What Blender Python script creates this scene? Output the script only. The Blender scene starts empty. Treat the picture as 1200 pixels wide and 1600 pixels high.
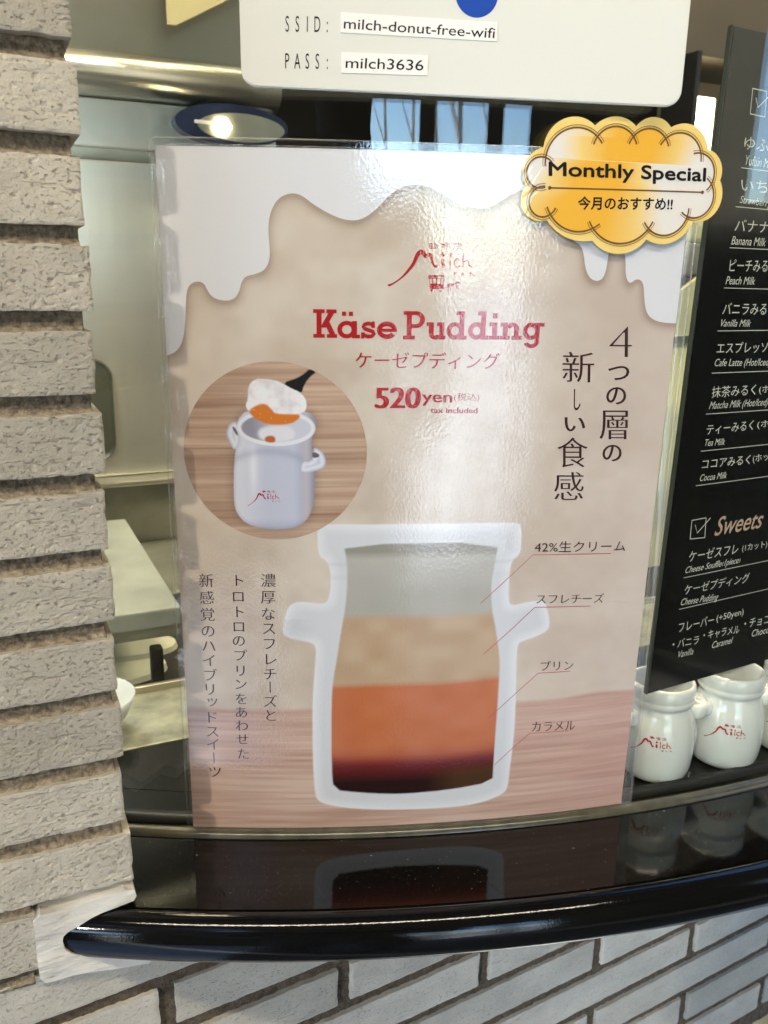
import bpy, bmesh, math, random
import numpy as np
from mathutils import Vector, Matrix

random.seed(7)
RNG = np.random.default_rng(7)
SC = bpy.context.scene
COL = SC.collection

# ------------------------------------------------------------------ camera
SUN_E, EXPO = 4.5, 2.98
ZC = 1.42                         # lens height above the pavement
PITCH, ROLL = 0.26002, 0.0156
cam_d = bpy.data.cameras.new('camera')
cam_d.sensor_fit = 'VERTICAL'
cam_d.sensor_height = 9.6
cam_d.lens = 1343.74 / 1600 * 9.6
cam_d.clip_start = 0.01
cam_d.clip_end = 500
cam_d.dof.use_dof = True
cam_d.dof.focus_distance = 0.53
cam_d.dof.aperture_fstop = cam_d.lens / 1.9
cam = bpy.data.objects.new('camera', cam_d)
COL.objects.link(cam)
_fw = Vector((0, math.cos(PITCH), -math.sin(PITCH)))
_up = Vector((0, math.sin(PITCH), math.cos(PITCH)))
_rt = Vector((1, 0, 0))
_r = _rt * math.cos(ROLL) + _up * math.sin(ROLL)
_u = -_rt * math.sin(ROLL) + _up * math.cos(ROLL)
cam.matrix_world = Matrix(((_r.x, _u.x, -_fw.x, 0), (_r.y, _u.y, -_fw.y, 0), (_r.z, _u.z, -_fw.z, ZC), (0, 0, 0, 1)))
SC.camera = cam

# ------------------------------------------------------------------ sky, sun, exposure
SUN_AZ, SUN_EL = math.radians(207), math.radians(24)
world = bpy.data.worlds.new('World')
SC.world = world
world.use_nodes = True
wn = world.node_tree
wn.nodes.clear()
sky = wn.nodes.new('ShaderNodeTexSky')
sky.sky_type = 'NISHITA'
sky.sun_disc = False
sky.sun_elevation = SUN_EL
sky.sun_rotation = SUN_AZ
sky.air_density = 0.85
sky.dust_density = 0.1
sky.ozone_density = 4.0
bgn = wn.nodes.new('ShaderNodeBackground')
bgn.inputs['Strength'].default_value = 0.15
wo = wn.nodes.new('ShaderNodeOutputWorld')
wn.links.new(sky.outputs[0], bgn.inputs[0])
wn.links.new(bgn.outputs[0], wo.inputs[0])
sun_d = bpy.data.lights.new('sun', 'SUN')
sun_d.energy = SUN_E
sun_d.angle = math.radians(2.2)
sun_d.color = (1.0, 0.9, 0.74)
sun = bpy.data.objects.new('sun', sun_d)
COL.objects.link(sun)
sun.location = (-2, -4, 4)
_to = Vector((math.sin(SUN_AZ) * math.cos(SUN_EL), math.cos(SUN_AZ) * math.cos(SUN_EL), math.sin(SUN_EL)))
sun.rotation_euler = _to.to_track_quat('Z', 'Y').to_euler()
SC.view_settings.view_transform = 'Standard'
SC.view_settings.look = 'None'
SC.view_settings.exposure = EXPO
SC.view_settings.gamma = 1.0
SC.view_settings.use_curve_mapping = False
SC.render.engine = 'CYCLES'
SC.cycles.use_denoising = True
SC.cycles.max_bounces = 10
SC.cycles.transparent_max_bounces = 24
SC.cycles.glossy_bounces = 5
SC.cycles.caustics_reflective = False
SC.cycles.caustics_refractive = False
SC.cycles.sample_clamp_indirect = 6
SC.cycles.light_sampling_threshold = 0.0
# measured outlines, in mm on their own sheets (poster, sticker, sign, board)
D={'apex_i': [(219.2, 433.9), (245.2, 436.2), (266.0, 436.1), (287.6, 434.7), (308.0, 417.4), (309.0, 398.0), (284.2, 381.0), (254.7, 375.4), (222.9, 381.9), (199.3, 395.6), (197.4, 414.1)],
 'apex_o': [(217.8, 439.4), (244.1, 441.2), (266.8, 442.1), (291.3, 439.4), (312.7, 419.7), (314.6, 397.7), (287.0, 377.0), (254.6, 369.8), (222.0, 378.0), (196.5, 391.6), (196.6, 417.3)],
 'bline': [(210.4, 403.6), (302.2, 404.5)],
 'blines': [[(33.6, 422.9), (58.2, 422.0)], [(32.4, 400.4), (62.6, 399.8)], [(31.4, 376.2), (67.1, 376.4)], [(30.3, 352.0), (72.0, 351.2)], [(28.9, 325.6), (77.1, 325.0)], [(27.9, 299.0), (82.5, 297.5)], [(26.9, 272.6), (87.7, 270.9)], [(25.9, 248.2), (92.3, 247.0)], [(24.7, 225.0), (96.7, 224.3)], [(22.9, 160.8), (109.1, 160.7)], [(21.9, 138.1), (113.5, 138.2)]],
 'blue': [(5.2, 495.1), (5.7, 483.9)],
 'board': [(14.2, 498.0), (0.6, 78.9), (124.9, 79.6)],
 'boxes': [[(35.7, 467.3), (48.3, 466.9), (49.3, 452.8), (36.0, 453.3)], [(24.7, 201.2), (38.2, 201.4), (39.2, 187.3), (24.9, 188.2)], [(39.4, 462.5), (42.1, 457.4), (51.1, 464.8)], [(28.3, 197.7), (31.1, 191.5), (42.6, 200.9)]],
 'circle': [(6.6, 255.7), (112.6, 255.7), (60.6, 307.9), (58.5, 202.0)],
 'cusp_i': [(207.0, 418.9), (235.5, 430.6), (256.4, 431.6), (275.8, 431.5), (298.4, 425.1), (307.4, 409.2), (294.3, 391.2), (270.8, 383.9), (237.2, 383.2), (211.8, 389.8), (203.5, 403.4)],
 'cusp_o': [(205.6, 424.0), (233.8, 436.1), (257.7, 436.8), (278.5, 437.4), (303.0, 427.3), (313.0, 411.4), (298.2, 388.6), (270.4, 378.1), (237.6, 376.6), (210.2, 386.8), (197.2, 404.5)],
 'drip': [(0.4, 310.5), (5.2, 312.4), (9.0, 317.8), (10.9, 326.6), (11.8, 337.1), (12.6, 345.7), (14.9, 349.9), (19.5, 351.3), (22.6, 350.0), (23.9, 346.9), (26.2, 343.2), (30.3, 341.2), (35.6, 340.9), (39.2, 342.4), (41.7, 346.2), (43.0, 351.3), (45.5, 354.4), (51.1, 355.5), (55.7, 357.6), (58.2, 361.7), (59.0, 366.8), (58.2, 376.8), (58.7, 385.0), (61.6, 392.2), (65.7, 396.2), (71.5, 397.9), (76.6, 396.7), (82.7, 392.0), (92.9, 386.6), (101.5, 384.1), (109.1, 385.0), (117.0, 391.0), (123.7, 398.4), (130.5, 402.4), (137.4, 403.6), (144.4, 402.8), (151.5, 399.1), (162.2, 393.7), (171.2, 392.0), (178.3, 392.5), (185.2, 396.7), (191.5, 400.8), (201.1, 403.8), (212.2, 401.8), (220.4, 392.0), (225.1, 380.2), (228.1, 376.2), (232.5, 374.2), (234.8, 369.0), (236.3, 361.4), (239.5, 356.1), (244.0, 354.4), (247.7, 356.2), (249.2, 361.6), (249.6, 368.6), (249.9, 373.9), (253.2, 376.4), (257.4, 374.1), (260.3, 368.9), (261.4, 358.2), (263.5, 354.3), (265.5, 354.0), (267.7, 355.8), (270.5, 356.2), (273.3, 353.8), (274.7, 345.1), (276.7, 337.8), (280.5, 333.8), (287.1, 331.6), (295.6, 331.2), (297.3, 331.2), (297.3, 420.3), (-0.3, 420.3), (-0.3, 310.5)],
 'kframe': [('K', (82.0, 321.5), (95.2, 321.5)), ('a', (95.4, 321.4), (108.1, 321.4)), ('s', (108.4, 321.3), (117.2, 321.3)), ('e', (117.5, 321.3), (128.8, 321.3)), ('P', (132.4, 321.1), (144.5, 321.2)), ('u', (145.6, 321.2), (156.6, 321.2)), ('d', (157.0, 321.3), (168.6, 321.3)), ('d', (169.4, 321.4), (181.2, 321.4)), ('i', (181.6, 321.4), (187.8, 321.4)), ('n', (188.1, 321.4), (201.0, 321.4)), ('g', (201.6, 321.4), (214.3, 321.4))],
 'kh': [(83.3, 337.2), (82.0, 321.5), (95.3, 330.8), (95.4, 321.4)],
 'layers': [(98.0, 152.2), (192.6, 151.7), (92.9, 104.5), (200.2, 105.8), (92.0, 50.1), (199.9, 50.4), (126.7, 24.4)],
 'lead': [[(185.2, 158.5), (204.3, 176.9), (217.2, 189.5), (269.6, 187.8)], [(188.7, 123.2), (206.6, 140.0), (220.9, 154.1), (258.8, 152.6)], [(194.5, 77.0), (209.7, 91.8), (226.5, 107.6), (248.6, 107.2)], [(200.8, 42.0), (212.1, 53.2), (223.9, 63.7), (251.1, 63.0)]],
 'logo': [[(123.0, 350.8), (123.6, 351.2), (125.1, 351.4), (127.6, 352.9), (130.5, 355.1), (132.5, 357.3), (134.9, 360.5), (136.8, 363.4), (137.8, 366.6), (139.0, 368.7), (140.4, 369.9), (142.2, 369.9), (143.5, 369.0), (144.2, 367.7), (145.7, 368.3), (147.3, 367.9), (147.9, 366.3), (148.3, 364.1), (149.5, 362.4), (150.9, 361.9), (150.9, 360.9), (149.5, 360.3), (148.2, 361.2), (147.7, 362.4), (146.7, 363.4), (146.1, 365.8), (145.5, 366.5), (144.6, 365.7), (143.3, 365.5), (142.3, 366.9), (141.2, 367.6), (140.0, 366.4), (138.8, 363.7), (137.4, 361.0), (134.5, 357.6), (131.5, 354.9), (128.1, 352.4), (125.1, 350.5), (123.8, 349.9)], [(153.3, 369.0), (154.3, 368.3), (155.0, 367.5), (154.1, 366.5), (153.0, 366.5), (152.1, 367.2), (152.3, 368.3)], [(152.4, 365.0), (153.3, 365.4), (154.4, 365.0), (154.7, 361.1), (154.4, 360.3), (153.3, 360.4), (152.7, 361.0)], [(156.9, 368.8), (158.2, 368.7), (157.9, 365.0), (158.3, 360.4), (157.2, 360.1), (157.3, 365.0)], [(145.6, 355.8), (146.4, 356.5), (154.0, 356.6), (154.9, 355.6), (145.7, 355.0)], [(147.1, 349.0), (148.2, 348.9), (148.4, 348.0), (147.8, 347.5), (147.1, 347.9)], [(152.4, 348.8), (153.3, 348.8), (153.5, 348.0), (152.9, 347.5), (152.3, 347.9)]],
 'logo_s': [(18, [(162.8, 364.9), (161.5, 365.6), (160.0, 364.3), (159.9, 362.6), (160.7, 361.2), (162.0, 360.8), (163.2, 361.5)]), (16, [(165.0, 368.5), (164.7, 364.6), (165.0, 361.0)]), (16, [(165.0, 363.9), (166.9, 364.7), (168.0, 363.7), (168.3, 362.0), (170.2, 361.2)]), (7, [(160.3, 358.3), (160.1, 356.5)]), (7, [(159.5, 358.1), (161.7, 358.3)]), (7, [(160.3, 357.3), (161.8, 357.3)]), (7, [(164.7, 358.1), (164.2, 356.4)]), (7, [(164.2, 357.3), (165.5, 357.4), (165.2, 356.4)]), (7, [(168.5, 357.5), (170.3, 357.8)]), (7, [(169.5, 358.7), (169.2, 356.4)]), (7, [(170.1, 357.4), (171.8, 356.5)]), (8, [(145.8, 373.2), (145.9, 370.8)]), (8, [(145.8, 373.2), (149.1, 373.0), (150.8, 371.8), (149.9, 370.9), (145.9, 370.7)]), (7, [(147.1, 373.9), (147.2, 370.8)]), (7, [(148.4, 373.9), (148.5, 370.8)]), (7, [(146.1, 371.9), (149.9, 372.0)]), (10, [(152.0, 372.8), (157.2, 373.2)]), (7, [(155.1, 374.1), (152.7, 371.2)]), (7, [(153.7, 372.0), (154.0, 371.0)]), (7, [(153.7, 372.0), (156.9, 372.2), (157.0, 371.0)]), (7, [(155.2, 372.7), (155.5, 370.0)]), (7, [(158.9, 373.0), (159.3, 373.2), (163.7, 373.3), (163.9, 372.6)]), (7, [(161.7, 374.5), (161.8, 373.3)]), (7, [(159.7, 372.5), (159.3, 370.3)]), (7, [(160.5, 371.8), (163.5, 372.0)]), (7, [(162.0, 372.8), (161.8, 371.3), (160.8, 370.4)]), (7, [(161.8, 371.6), (164.4, 370.3)]), (8, [(146.3, 354.9), (147.0, 349.2)]), (8, [(154.6, 355.2), (154.1, 349.3)]), (6, [(146.3, 354.7), (154.6, 354.8)]), (44, [(146.9, 350.6), (154.1, 350.7)]), (6, [(147.0, 349.2), (154.1, 349.3)]), (7, [(148.1, 354.7), (148.3, 351.7)]), (9, [(150.3, 354.8), (150.4, 351.7)]), (8, [(152.5, 354.8), (152.6, 349.3)]), (5, [(154.1, 349.1), (156.0, 350.0), (158.1, 350.4)]), (22, [(156.5, 351.1), (158.0, 351.4), (160.3, 351.5)]), (18, [(160.6, 351.7), (162.0, 352.7), (163.4, 352.5)]), (6, [(157.3, 350.6), (157.0, 348.0)]), (6, [(158.1, 350.6), (158.6, 348.0)]), (6, [(161.6, 351.4), (161.5, 348.5)]), (6, [(162.4, 351.4), (162.7, 348.5)])],
 'plate': [(-114.8, 530), (-114.5, 456.0), (119.2, 452), (120.5, 530)],
 'plate_pts': [(-114.1, 454.5), (-107.3, 446.8), (112.9, 446.1), (119.7, 453.0)],
 'pot_in': [(99.4, 198.9), (101.4, 188.2), (101.8, 174.5), (100.7, 157.7), (98.0, 141.9), (95.7, 124.5), (92.9, 106.7), (92.0, 91.9), (92.0, 45.3), (93.3, 28.5), (109.7, 26.1), (126.7, 24.4), (140.8, 23.8), (169.7, 24.9), (200.2, 28.9), (200.1, 39.7), (200.0, 55.6), (200.4, 87.3), (200.4, 108.9), (199.8, 120.7), (196.1, 140.5), (192.3, 156.4), (191.4, 172.4), (192.8, 183.7), (194.8, 199.1)],
 'pot_out': [(84.1, 210.6), (89.1, 211.8), (108.1, 211.3), (162.3, 211.5), (202.2, 210.9), (207.1, 210.3), (208.6, 206.5), (209.4, 194.0), (208.1, 189.5), (203.7, 186.3), (202.7, 176.2), (203.4, 159.0), (205.6, 155.8), (213.9, 157.6), (224.4, 158.7), (228.0, 156.4), (231.4, 145.6), (231.9, 139.8), (229.5, 136.4), (221.2, 132.9), (214.4, 131.1), (210.7, 129.1), (212.1, 101.7), (213.2, 70.8), (212.6, 51.7), (211.7, 38.7), (211.3, 22.9), (207.5, 18.3), (192.2, 12.7), (170.2, 11.0), (135.5, 11.7), (109.8, 13.4), (92.8, 16.3), (83.1, 19.9), (81.1, 26.3), (80.0, 45.5), (79.8, 82.9), (80.3, 101.0), (82.1, 123.3), (82.5, 132.9), (77.0, 135.1), (67.1, 136.8), (62.4, 139.4), (61.7, 143.7), (64.3, 155.7), (67.5, 160.4), (73.3, 162.1), (88.2, 159.9), (90.5, 164.1), (91.7, 172.5), (91.3, 182.9), (89.0, 188.7), (84.4, 191.2), (83.7, 203.4)],
 's_body': [(37.7, 273.3), (38.3, 266.3), (38.6, 261.3), (36.4, 256.2), (34.9, 239.8), (34.7, 224.2), (36.2, 217.9), (41.5, 211.6), (50.6, 208.8), (62.7, 208.2), (72.9, 210.3), (79.0, 216.2), (81.6, 224.6), (82.5, 242.4), (80.8, 254.7), (80.5, 262.8), (82.9, 270.8), (83.2, 274.8), (79.5, 279.7), (60.1, 282.5), (43.6, 280.3)],
 's_car2': [(53.9, 264.5), (57.3, 265.4), (59.8, 264.4), (59.7, 261.4), (56.3, 261.0), (53.6, 262.0)],
 's_caramel': [(44.5, 279.8), (50.4, 283.4), (54.8, 283.9), (58.1, 280.5), (60.0, 278.1), (67.8, 277.9), (74.6, 277.9), (73.1, 274.7), (68.7, 272.2), (59.9, 271.4), (53.1, 272.5), (47.3, 275.9)],
 's_cr2': [(49.5, 266.5), (52.1, 270.0), (59.9, 271.6), (68.7, 270.7), (71.6, 266.7), (69.5, 262.7), (59.7, 260.9), (51.9, 262.5)],
 's_cream': [(44.9, 293.6), (48.9, 298.0), (54.7, 298.1), (60.4, 297.4), (64.2, 295.8), (70.0, 292.4), (73.8, 291.0), (77.6, 287.1), (78.1, 281.7), (76.1, 278.7), (69.7, 277.2), (56.1, 276.0), (44.5, 279.4), (43.1, 282.8), (44.7, 286.2)],
 's_hl': [(31.4, 266.2), (33.0, 270.8), (35.1, 273.1), (38.5, 273.3), (40.1, 262.3), (38.5, 258.3), (35.5, 256.2), (33.2, 261.2)],
 's_hlh': [(34.9, 269.8), (36.4, 270.5), (39.0, 265.5), (37.7, 264.8)],
 's_hr': [(81.8, 258.7), (85.2, 257.5), (87.7, 254.7), (89.0, 251.1), (88.7, 247.5), (86.2, 245.3), (75.2, 242.3), (73.3, 245.4), (74.8, 250.5), (80.3, 250.6), (81.5, 254.7)],
 's_hrh': [(80.8, 254.7), (82.3, 255.9), (85.4, 254.2), (84.7, 252.6), (81.3, 252.1)],
 's_rim': [(38.0, 270.3), (82.8, 270.8), (60.6, 280.5), (60.1, 259.1), (39.9, 270.9), (80.9, 271.3), (60.5, 278.6), (60.2, 261.4)],
 's_spoon': [(64.2, 295.8), (72.9, 298.8), (77.3, 301.7), (79.7, 304.1), (84.0, 302.3), (79.7, 299.3), (76.2, 293.9), (75.5, 290.0), (69.9, 291.9)],
 'seal': [(-54.2, 5.7), (-37.4, 4.8), (-19.8, 6.4), (0.8, 8.5), (3.1, -1.1), (-6.1, -2.5), (-20.6, -4.3), (-31.5, -8.9), (-38.6, -11.3), (-40.0, -16.0), (-38.2, -24.2), (-26.0, -30.8), (-8.3, -39.1), (13.7, -49.0), (-12.4, -44.9), (-33.8, -40.6), (-42.6, -40.8), (-53.3, -40.3), (-54.0, -24.2), (-53.8, -9.0)],
 'tapes': [[(-64.3, 483.2), (16.5, 482.3), (16.6, 473.4), (-64.3, 473.9)], [(-64.0, 465.1), (-19.1, 465.3), (-19.1, 455.9), (-63.9, 455.3)]],
 'text': [('ケーゼプディング', 'p', (105.5, 304.6), (188.4, 304.4), (105.8, 314.1), 'ink', 'red', (0.002, -0.008), None, 0), ('520', 'p', (117.5, 281.7), (142.7, 281.8), (117.7, 293.7), 'ink', 'red', (0.042, 0), None, 0), ('yen', 'p', (144.4, 285.5), (161.7, 285.1), (144.3, 290.7), 'xh', 'red', (0.034, 0), None, 0), ('tax included', 'p', (149.5, 279.1), (177.1, 278.8), (149.4, 282.5), 'xl', 'red', (0.026, 0), None, 0), ('(税込)', 'p', (162.8, 285.5), (177.9, 285.4), (162.9, 290.7), 'ink', 'red', (-0.01, -0.01), None, 0), ('42%生クリーム', 'p', (217.9, 191.2), (279.2, 188.9), (217.8, 198.3), 'ink', 'brown', (0, 0), None, 0), ('スフレチーズ', 'p', (221.6, 156.5), (267.6, 154.2), (221.6, 163.2), 'ink', 'brown', (0.004, -0.01), None, 0), ('プリン', 'p', (228.1, 109.1), (250.8, 108.0), (227.6, 116.2), 'ink', 'brown', (0.004, -0.01), None, 0), ('カラメル', 'p', (225.1, 64.8), (255.7, 63.0), (225.0, 72.2), 'ink', 'brown', (0.004, -0.01), None, 0), ('Monthly Special', 'b', (209.6, 409.9), (303.2, 410.5), (209.0, 417.1), 'cap', 'black', (0.03, 0.028), None, 0), ('今月のおすすめ!!', 'b', (227.5, 392.8), (284.2, 394.2), (227.2, 399.6), 'ink', 'black', (0.016, 0.016), None, 0), ('SSID:', 'w', (-93.6, 473.0), (-68.5, 473.9), (-93.5, 480.6), 'mono', 'black', (-0.002, -0.002), None, 0), ('PASS:', 'w', (-93.9, 456.2), (-68.5, 456.9), (-93.8, 463.7), 'mono', 'black', (-0.002, -0.002), None, 0), ('milch-donut-free-wifi', 'w', (-62.7, 475.8), (15.2, 474.8), (-62.4, 480.9), 'asc', 'black', (0.004, 0.004), None, 0), ('milch3636', 'w', (-61.7, 457.7), (-21.6, 458.1), (-61.4, 463.0), 'asc', 'black', (0.004, 0.004), None, 0), ('ゆふいんみるく', 'm', (33.9, 433.4), (56.0, 433.4), (33.8, 440.6), ('pre', 2), 'chalk', (-0.004, -0.004), None, 0), ('Yufuin Milk', 'm', (36.1, 424.9), (57.8, 424.3), (36.1, 430.7), ('pre', 8), 'chalk', (-0.002, -0.002), None, 0.22), ('いちごみるく', 'm', (35.9, 409.8), (60.0, 409.8), (34.7, 416.7), ('pre', 2), 'chalk', (-0.004, -0.004), None, 0), ('Strawberry Milk', 'm', (36.0, 402.8), (61.6, 401.9), (36.3, 407.3), ('pre', 9), 'chalk', (-0.002, -0.002), None, 0.22), ('バナナみるく', 'm', (33.7, 386.2), (65.2, 386.3), (34.2, 393.3), ('pre', 3), 'chalk', (-0.004, -0.004), None, 0), ('Banana Milk', 'm', (32.8, 378.2), (64.3, 378.1), (33.0, 383.5), ('pre', None), 'chalk', (-0.002, -0.002), None, 0.22), ('ピーチみるく', 'm', (33.3, 361.9), (61.9, 362.3), (33.1, 369.4), ('pre', 4), 'chalk', (-0.004, -0.004), None, 0), ('Peach Milk', 'm', (31.7, 354.3), (58.5, 354.3), (32.0, 359.4), ('pre', None), 'chalk', (-0.002, -0.002), None, 0.22), ('バニラみるく', 'm', (31.3, 335.5), (72.6, 335.4), (31.8, 343.0), ('pre', 5), 'chalk', (-0.004, -0.004), None, 0), ('Vanilla Milk', 'm', (30.2, 328.4), (59.1, 327.9), (31.1, 333.1), ('pre', None), 'chalk', (-0.002, -0.002), None, 0.22), ('エスプレッソみるく', 'm', (30.1, 311.1), (78.6, 310.8), (30.1, 318.4), ('pre', 6), 'chalk', (-0.004, -0.004), None, 0), ('Cafe Latte (Hot/Iced)', 'm', (29.6, 303.4), (83.5, 302.2), (30.0, 308.3), ('pre', None), 'chalk', (-0.002, -0.002), None, 0.22),
          ('抹茶みるく', 'm', (30.0, 282.9), (72.4, 282.9), (29.9, 290.3), ('pre', None), 'chalk', (-0.004, -0.004), None, 0), ('(ホット/アイス)', 'm', (76.3, 282.8), (86.6, 282.9), (75.2, 288.8), ('pre', 2), 'chalk', (-0.004, -0.004), None, 0), ('Matcha Milk (Hot/Iced)', 'm', (29.3, 275.8), (86.1, 275.3), (30.3, 280.8), ('pre', None), 'chalk', (-0.002, -0.002), None, 0.22), ('ティーみるく', 'm', (29.1, 258.6), (74.3, 259.0), (29.2, 265.4), ('pre', None), 'chalk', (-0.004, -0.004), None, 0), ('(ホット/アイス)', 'm', (78.8, 259.1), (91.3, 259.2), (77.7, 264.9), ('pre', 2), 'chalk', (-0.004, -0.004), None, 0), ('Tea Milk', 'm', (28.4, 251.4), (48.0, 250.8), (28.9, 256.1), ('pre', None), 'chalk', (-0.002, -0.002), None, 0.22), ('ココアみるく', 'm', (28.4, 235.9), (75.5, 235.3), (28.6, 242.4), ('pre', None), 'chalk', (-0.004, -0.004), None, 0), ('(ホット/アイス)', 'm', (78.8, 235.1), (95.2, 235.5), (77.6, 241.4), ('pre', 3), 'chalk', (-0.004, -0.004), None, 0), ('Cocoa Milk', 'm', (27.9, 227.8), (53.8, 227.5), (28.4, 232.5), ('pre', None), 'chalk', (-0.002, -0.002), None, 0.22), ('Sweets', 'm', (49.2, 187.4), (96.4, 187.4), (51.3, 201.2), ('pre', None), 'rose', (0.006, 0.006), None, 0.22), ('ケーゼスフレ', 'm', (25.5, 171.8), (74.6, 170.9), (26.2, 179.5), ('pre', None), 'chalk', (-0.004, -0.004), None, 0), ('(1カット)', 'm', (79.3, 170.7), (105.8, 170.4), (78.8, 176.9), ('pre', None), 'chalk', (-0.004, -0.004), None, 0), ('Cheese Souffle‹1piece›', 'm', (23.6, 163.9), (78.5, 163.6), (24.7, 168.7), ('pre', None), 'chalk', (-0.002, -0.002), None, 0.22), ('ケーゼプディング', 'm', (24.7, 147.9), (90.3, 146.9), (25.5, 155.3), ('pre', None), 'chalk', (-0.004, -0.004), None, 0), ('Cheese Pudding', 'm', (22.7, 140.8), (59.7, 138.8), (23.8, 145.8), ('pre', None), 'chalk', (-0.002, -0.002), None, 0.22), ('フレーバー', 'm', (23.7, 120.8), (58.8, 120.5), (23.3, 128.0), ('pre', None), 'chalk', (-0.004, -0.004), None, 0), ('(+50yen)', 'm', (61.4, 120.5), (89.6, 120.8), (61.0, 126.9), ('pre', None), 'chalk', (-0.004, -0.004), None, 0), ('・バニラ', 'm', (19.2, 109.2), (45.2, 107.9), (19.5, 115.8), ('pre', None), 'chalk', (-0.004, -0.004), None, 0), ('Vanilla', 'm', (25.3, 101.2), (41.2, 100.9), (25.8, 106.4), ('pre', None), 'chalk', (-0.002, -0.002), None, 0.22), ('・キャラメル', 'm', (49.4, 110.0), (87.1, 107.7), (49.7, 116.8), ('pre', None), 'chalk', (-0.004, -0.004), None, 0), ('Caramel', 'm', (59.9, 101.5), (80.7, 101.4), (60.4, 106.9), ('pre', None), 'chalk', (-0.002, -0.002), None, 0.22), ('・チョコレート', 'm', (92.1, 110.8), (119.7, 109.7), (92.2, 117.8), ('pre', 4), 'chalk', (-0.004, -0.004), None, 0), ('Chocolate', 'm', (102.0, 102.3), (122.7, 102.0), (102.3, 107.9), ('pre', 6), 'chalk', (-0.002, -0.002), None, 0.22), ('4', 'p', (255.0, 310.6), (271.1, 310.6), (253.1, 329.9), 'ink', 'brown', (0.002, -0.01), None, 0), ('つ', 'p', (256.7, 297.8), (270.0, 297.7), (255.9, 306.1), 'ink', 'brown', (0.002, -0.01), None, 0), ('の', 'p', (256.9, 283.2), (269.5, 283.0), (255.9, 293.6), 'ink', 'brown', (0.002, -0.01), None, 0),
          ('層', 'p', (254.5, 261.7), (273.1, 261.3), (252.7, 279.8), 'ink', 'brown', (0.002, -0.01), None, 0), ('の', 'p', (257.9, 248.1), (270.3, 247.7), (256.9, 258.5), 'ink', 'brown', (0.002, -0.01), None, 0), ('新', 'p', (227.7, 296.5), (247.5, 296.3), (226.3, 314.8), 'ink', 'brown', (0.002, -0.01), None, 0), ('し', 'p', (236.3, 280.0), (240.4, 280.0), (235.3, 292.6), 'ink', 'brown', (0.002, -0.01), None, 0), ('い', 'p', (231.7, 267.3), (244.4, 267.1), (231.0, 275.8), 'ink', 'brown', (0.002, -0.01), None, 0), ('食', 'p', (228.7, 244.9), (248.2, 244.4), (227.2, 263.9), 'ink', 'brown', (0.002, -0.01), None, 0), ('感', 'p', (228.3, 224.3), (247.5, 223.7), (226.8, 242.5), 'ink', 'brown', (0.002, -0.01), None, 0)],
 'vert': [('濃', 53.8, 175.8, 9.6, 'brown', (0.0, -0.012)), ('厚', 53.5, 164.9, 9.6, 'brown', (0.0, -0.012)), ('な', 53.3, 153.9, 9.6, 'brown', (0.0, -0.012)), ('ス', 53.5, 144.1, 9.6, 'brown', (0.0, -0.012)), ('フ', 53.6, 133.8, 9.6, 'brown', (0.0, -0.012)), ('レ', 53.8, 123.3, 9.6, 'brown', (0.0, -0.012)), ('チ', 53.6, 113.1, 9.6, 'brown', (0.0, -0.012)), ('ー', 53.4, 103.8, 9.6, 'brown', (0.0, -0.012)), ('ズ', 53.2, 93.9, 9.6, 'brown', (0.0, -0.012)), ('と', 53.4, 83.9, 9.6, 'brown', (0.0, -0.012)), ('ト', 35.6, 175.6, 9.0, 'brown', (0.0, -0.012)), ('ロ', 35.3, 165.2, 9.0, 'brown', (0.0, -0.012)), ('ト', 35.3, 155.0, 9.0, 'brown', (0.0, -0.012)), ('ロ', 35.0, 145.2, 9.0, 'brown', (0.0, -0.012)), ('の', 34.7, 135.7, 9.0, 'brown', (0.0, -0.012)), ('プ', 35.2, 125.7, 9.0, 'brown', (0.0, -0.012)), ('リ', 35.2, 115.2, 9.0, 'brown', (0.0, -0.012)), ('ン', 34.9, 105.8, 9.0, 'brown', (0.0, -0.012)), ('を', 35.0, 95.5, 9.0, 'brown', (0.0, -0.012)), ('あ', 34.7, 86.0, 9.0, 'brown', (0.0, -0.012)), ('わ', 34.8, 76.4, 9.0, 'brown', (0.0, -0.012)), ('せ', 34.9, 66.6, 9.0, 'brown', (0.0, -0.012)), ('た', 35.0, 55.9, 9.0, 'brown', (0.0, -0.012)), ('新', 16.2, 175.2, 9.6, 'brown', (0.0, -0.012)), ('感', 16.1, 164.0, 9.6, 'brown', (0.0, -0.012)), ('覚', 16.0, 153.0, 9.6, 'brown', (0.0, -0.012)), ('の', 15.9, 141.9, 9.6, 'brown', (0.0, -0.012)), ('ハ', 15.9, 131.9, 9.6, 'brown', (0.0, -0.012)), ('イ', 15.9, 121.9, 9.6, 'brown', (0.0, -0.012)), ('ブ', 15.9, 111.7, 9.6, 'brown', (0.0, -0.012)), ('リ', 15.4, 101.9, 9.6, 'brown', (0.0, -0.012)), ('ッ', 15.5, 92.9, 9.6, 'brown', (0.0, -0.012)), ('ド', 15.4, 82.0, 9.6, 'brown', (0.0, -0.012)), ('ス', 15.8, 71.8, 9.6, 'brown', (0.0, -0.012)), ('イ', 15.9, 62.6, 9.6, 'brown', (0.0, -0.012)), ('ー', 15.9, 52.7, 9.6, 'brown', (0.0, -0.012)), ('ツ', 16.3, 42.3, 9.6, 'brown', (0.0, -0.012))],
 'woodv': [(3.5, 88.9), (291.6, 88.5)]}
SUN_FILTER, PANEL_FILL = .034, 7.0
KLIGHT, PLIGHT, ROOF_D, PERSON, BADGE_PHASE, TRAM_V, BTX = 4.3, 8.5, 2.9, (.05, -.42), .95, 356.2, 15.9
# film relief: (scale, stretch, strength, distance, detail), slow waves then fine blisters
LAM_BUMP = [(3.2, (1.6, .5, 1), .10, .002, 1), (60, (1, .7, 1), .22, .00045, 3)]
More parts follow.
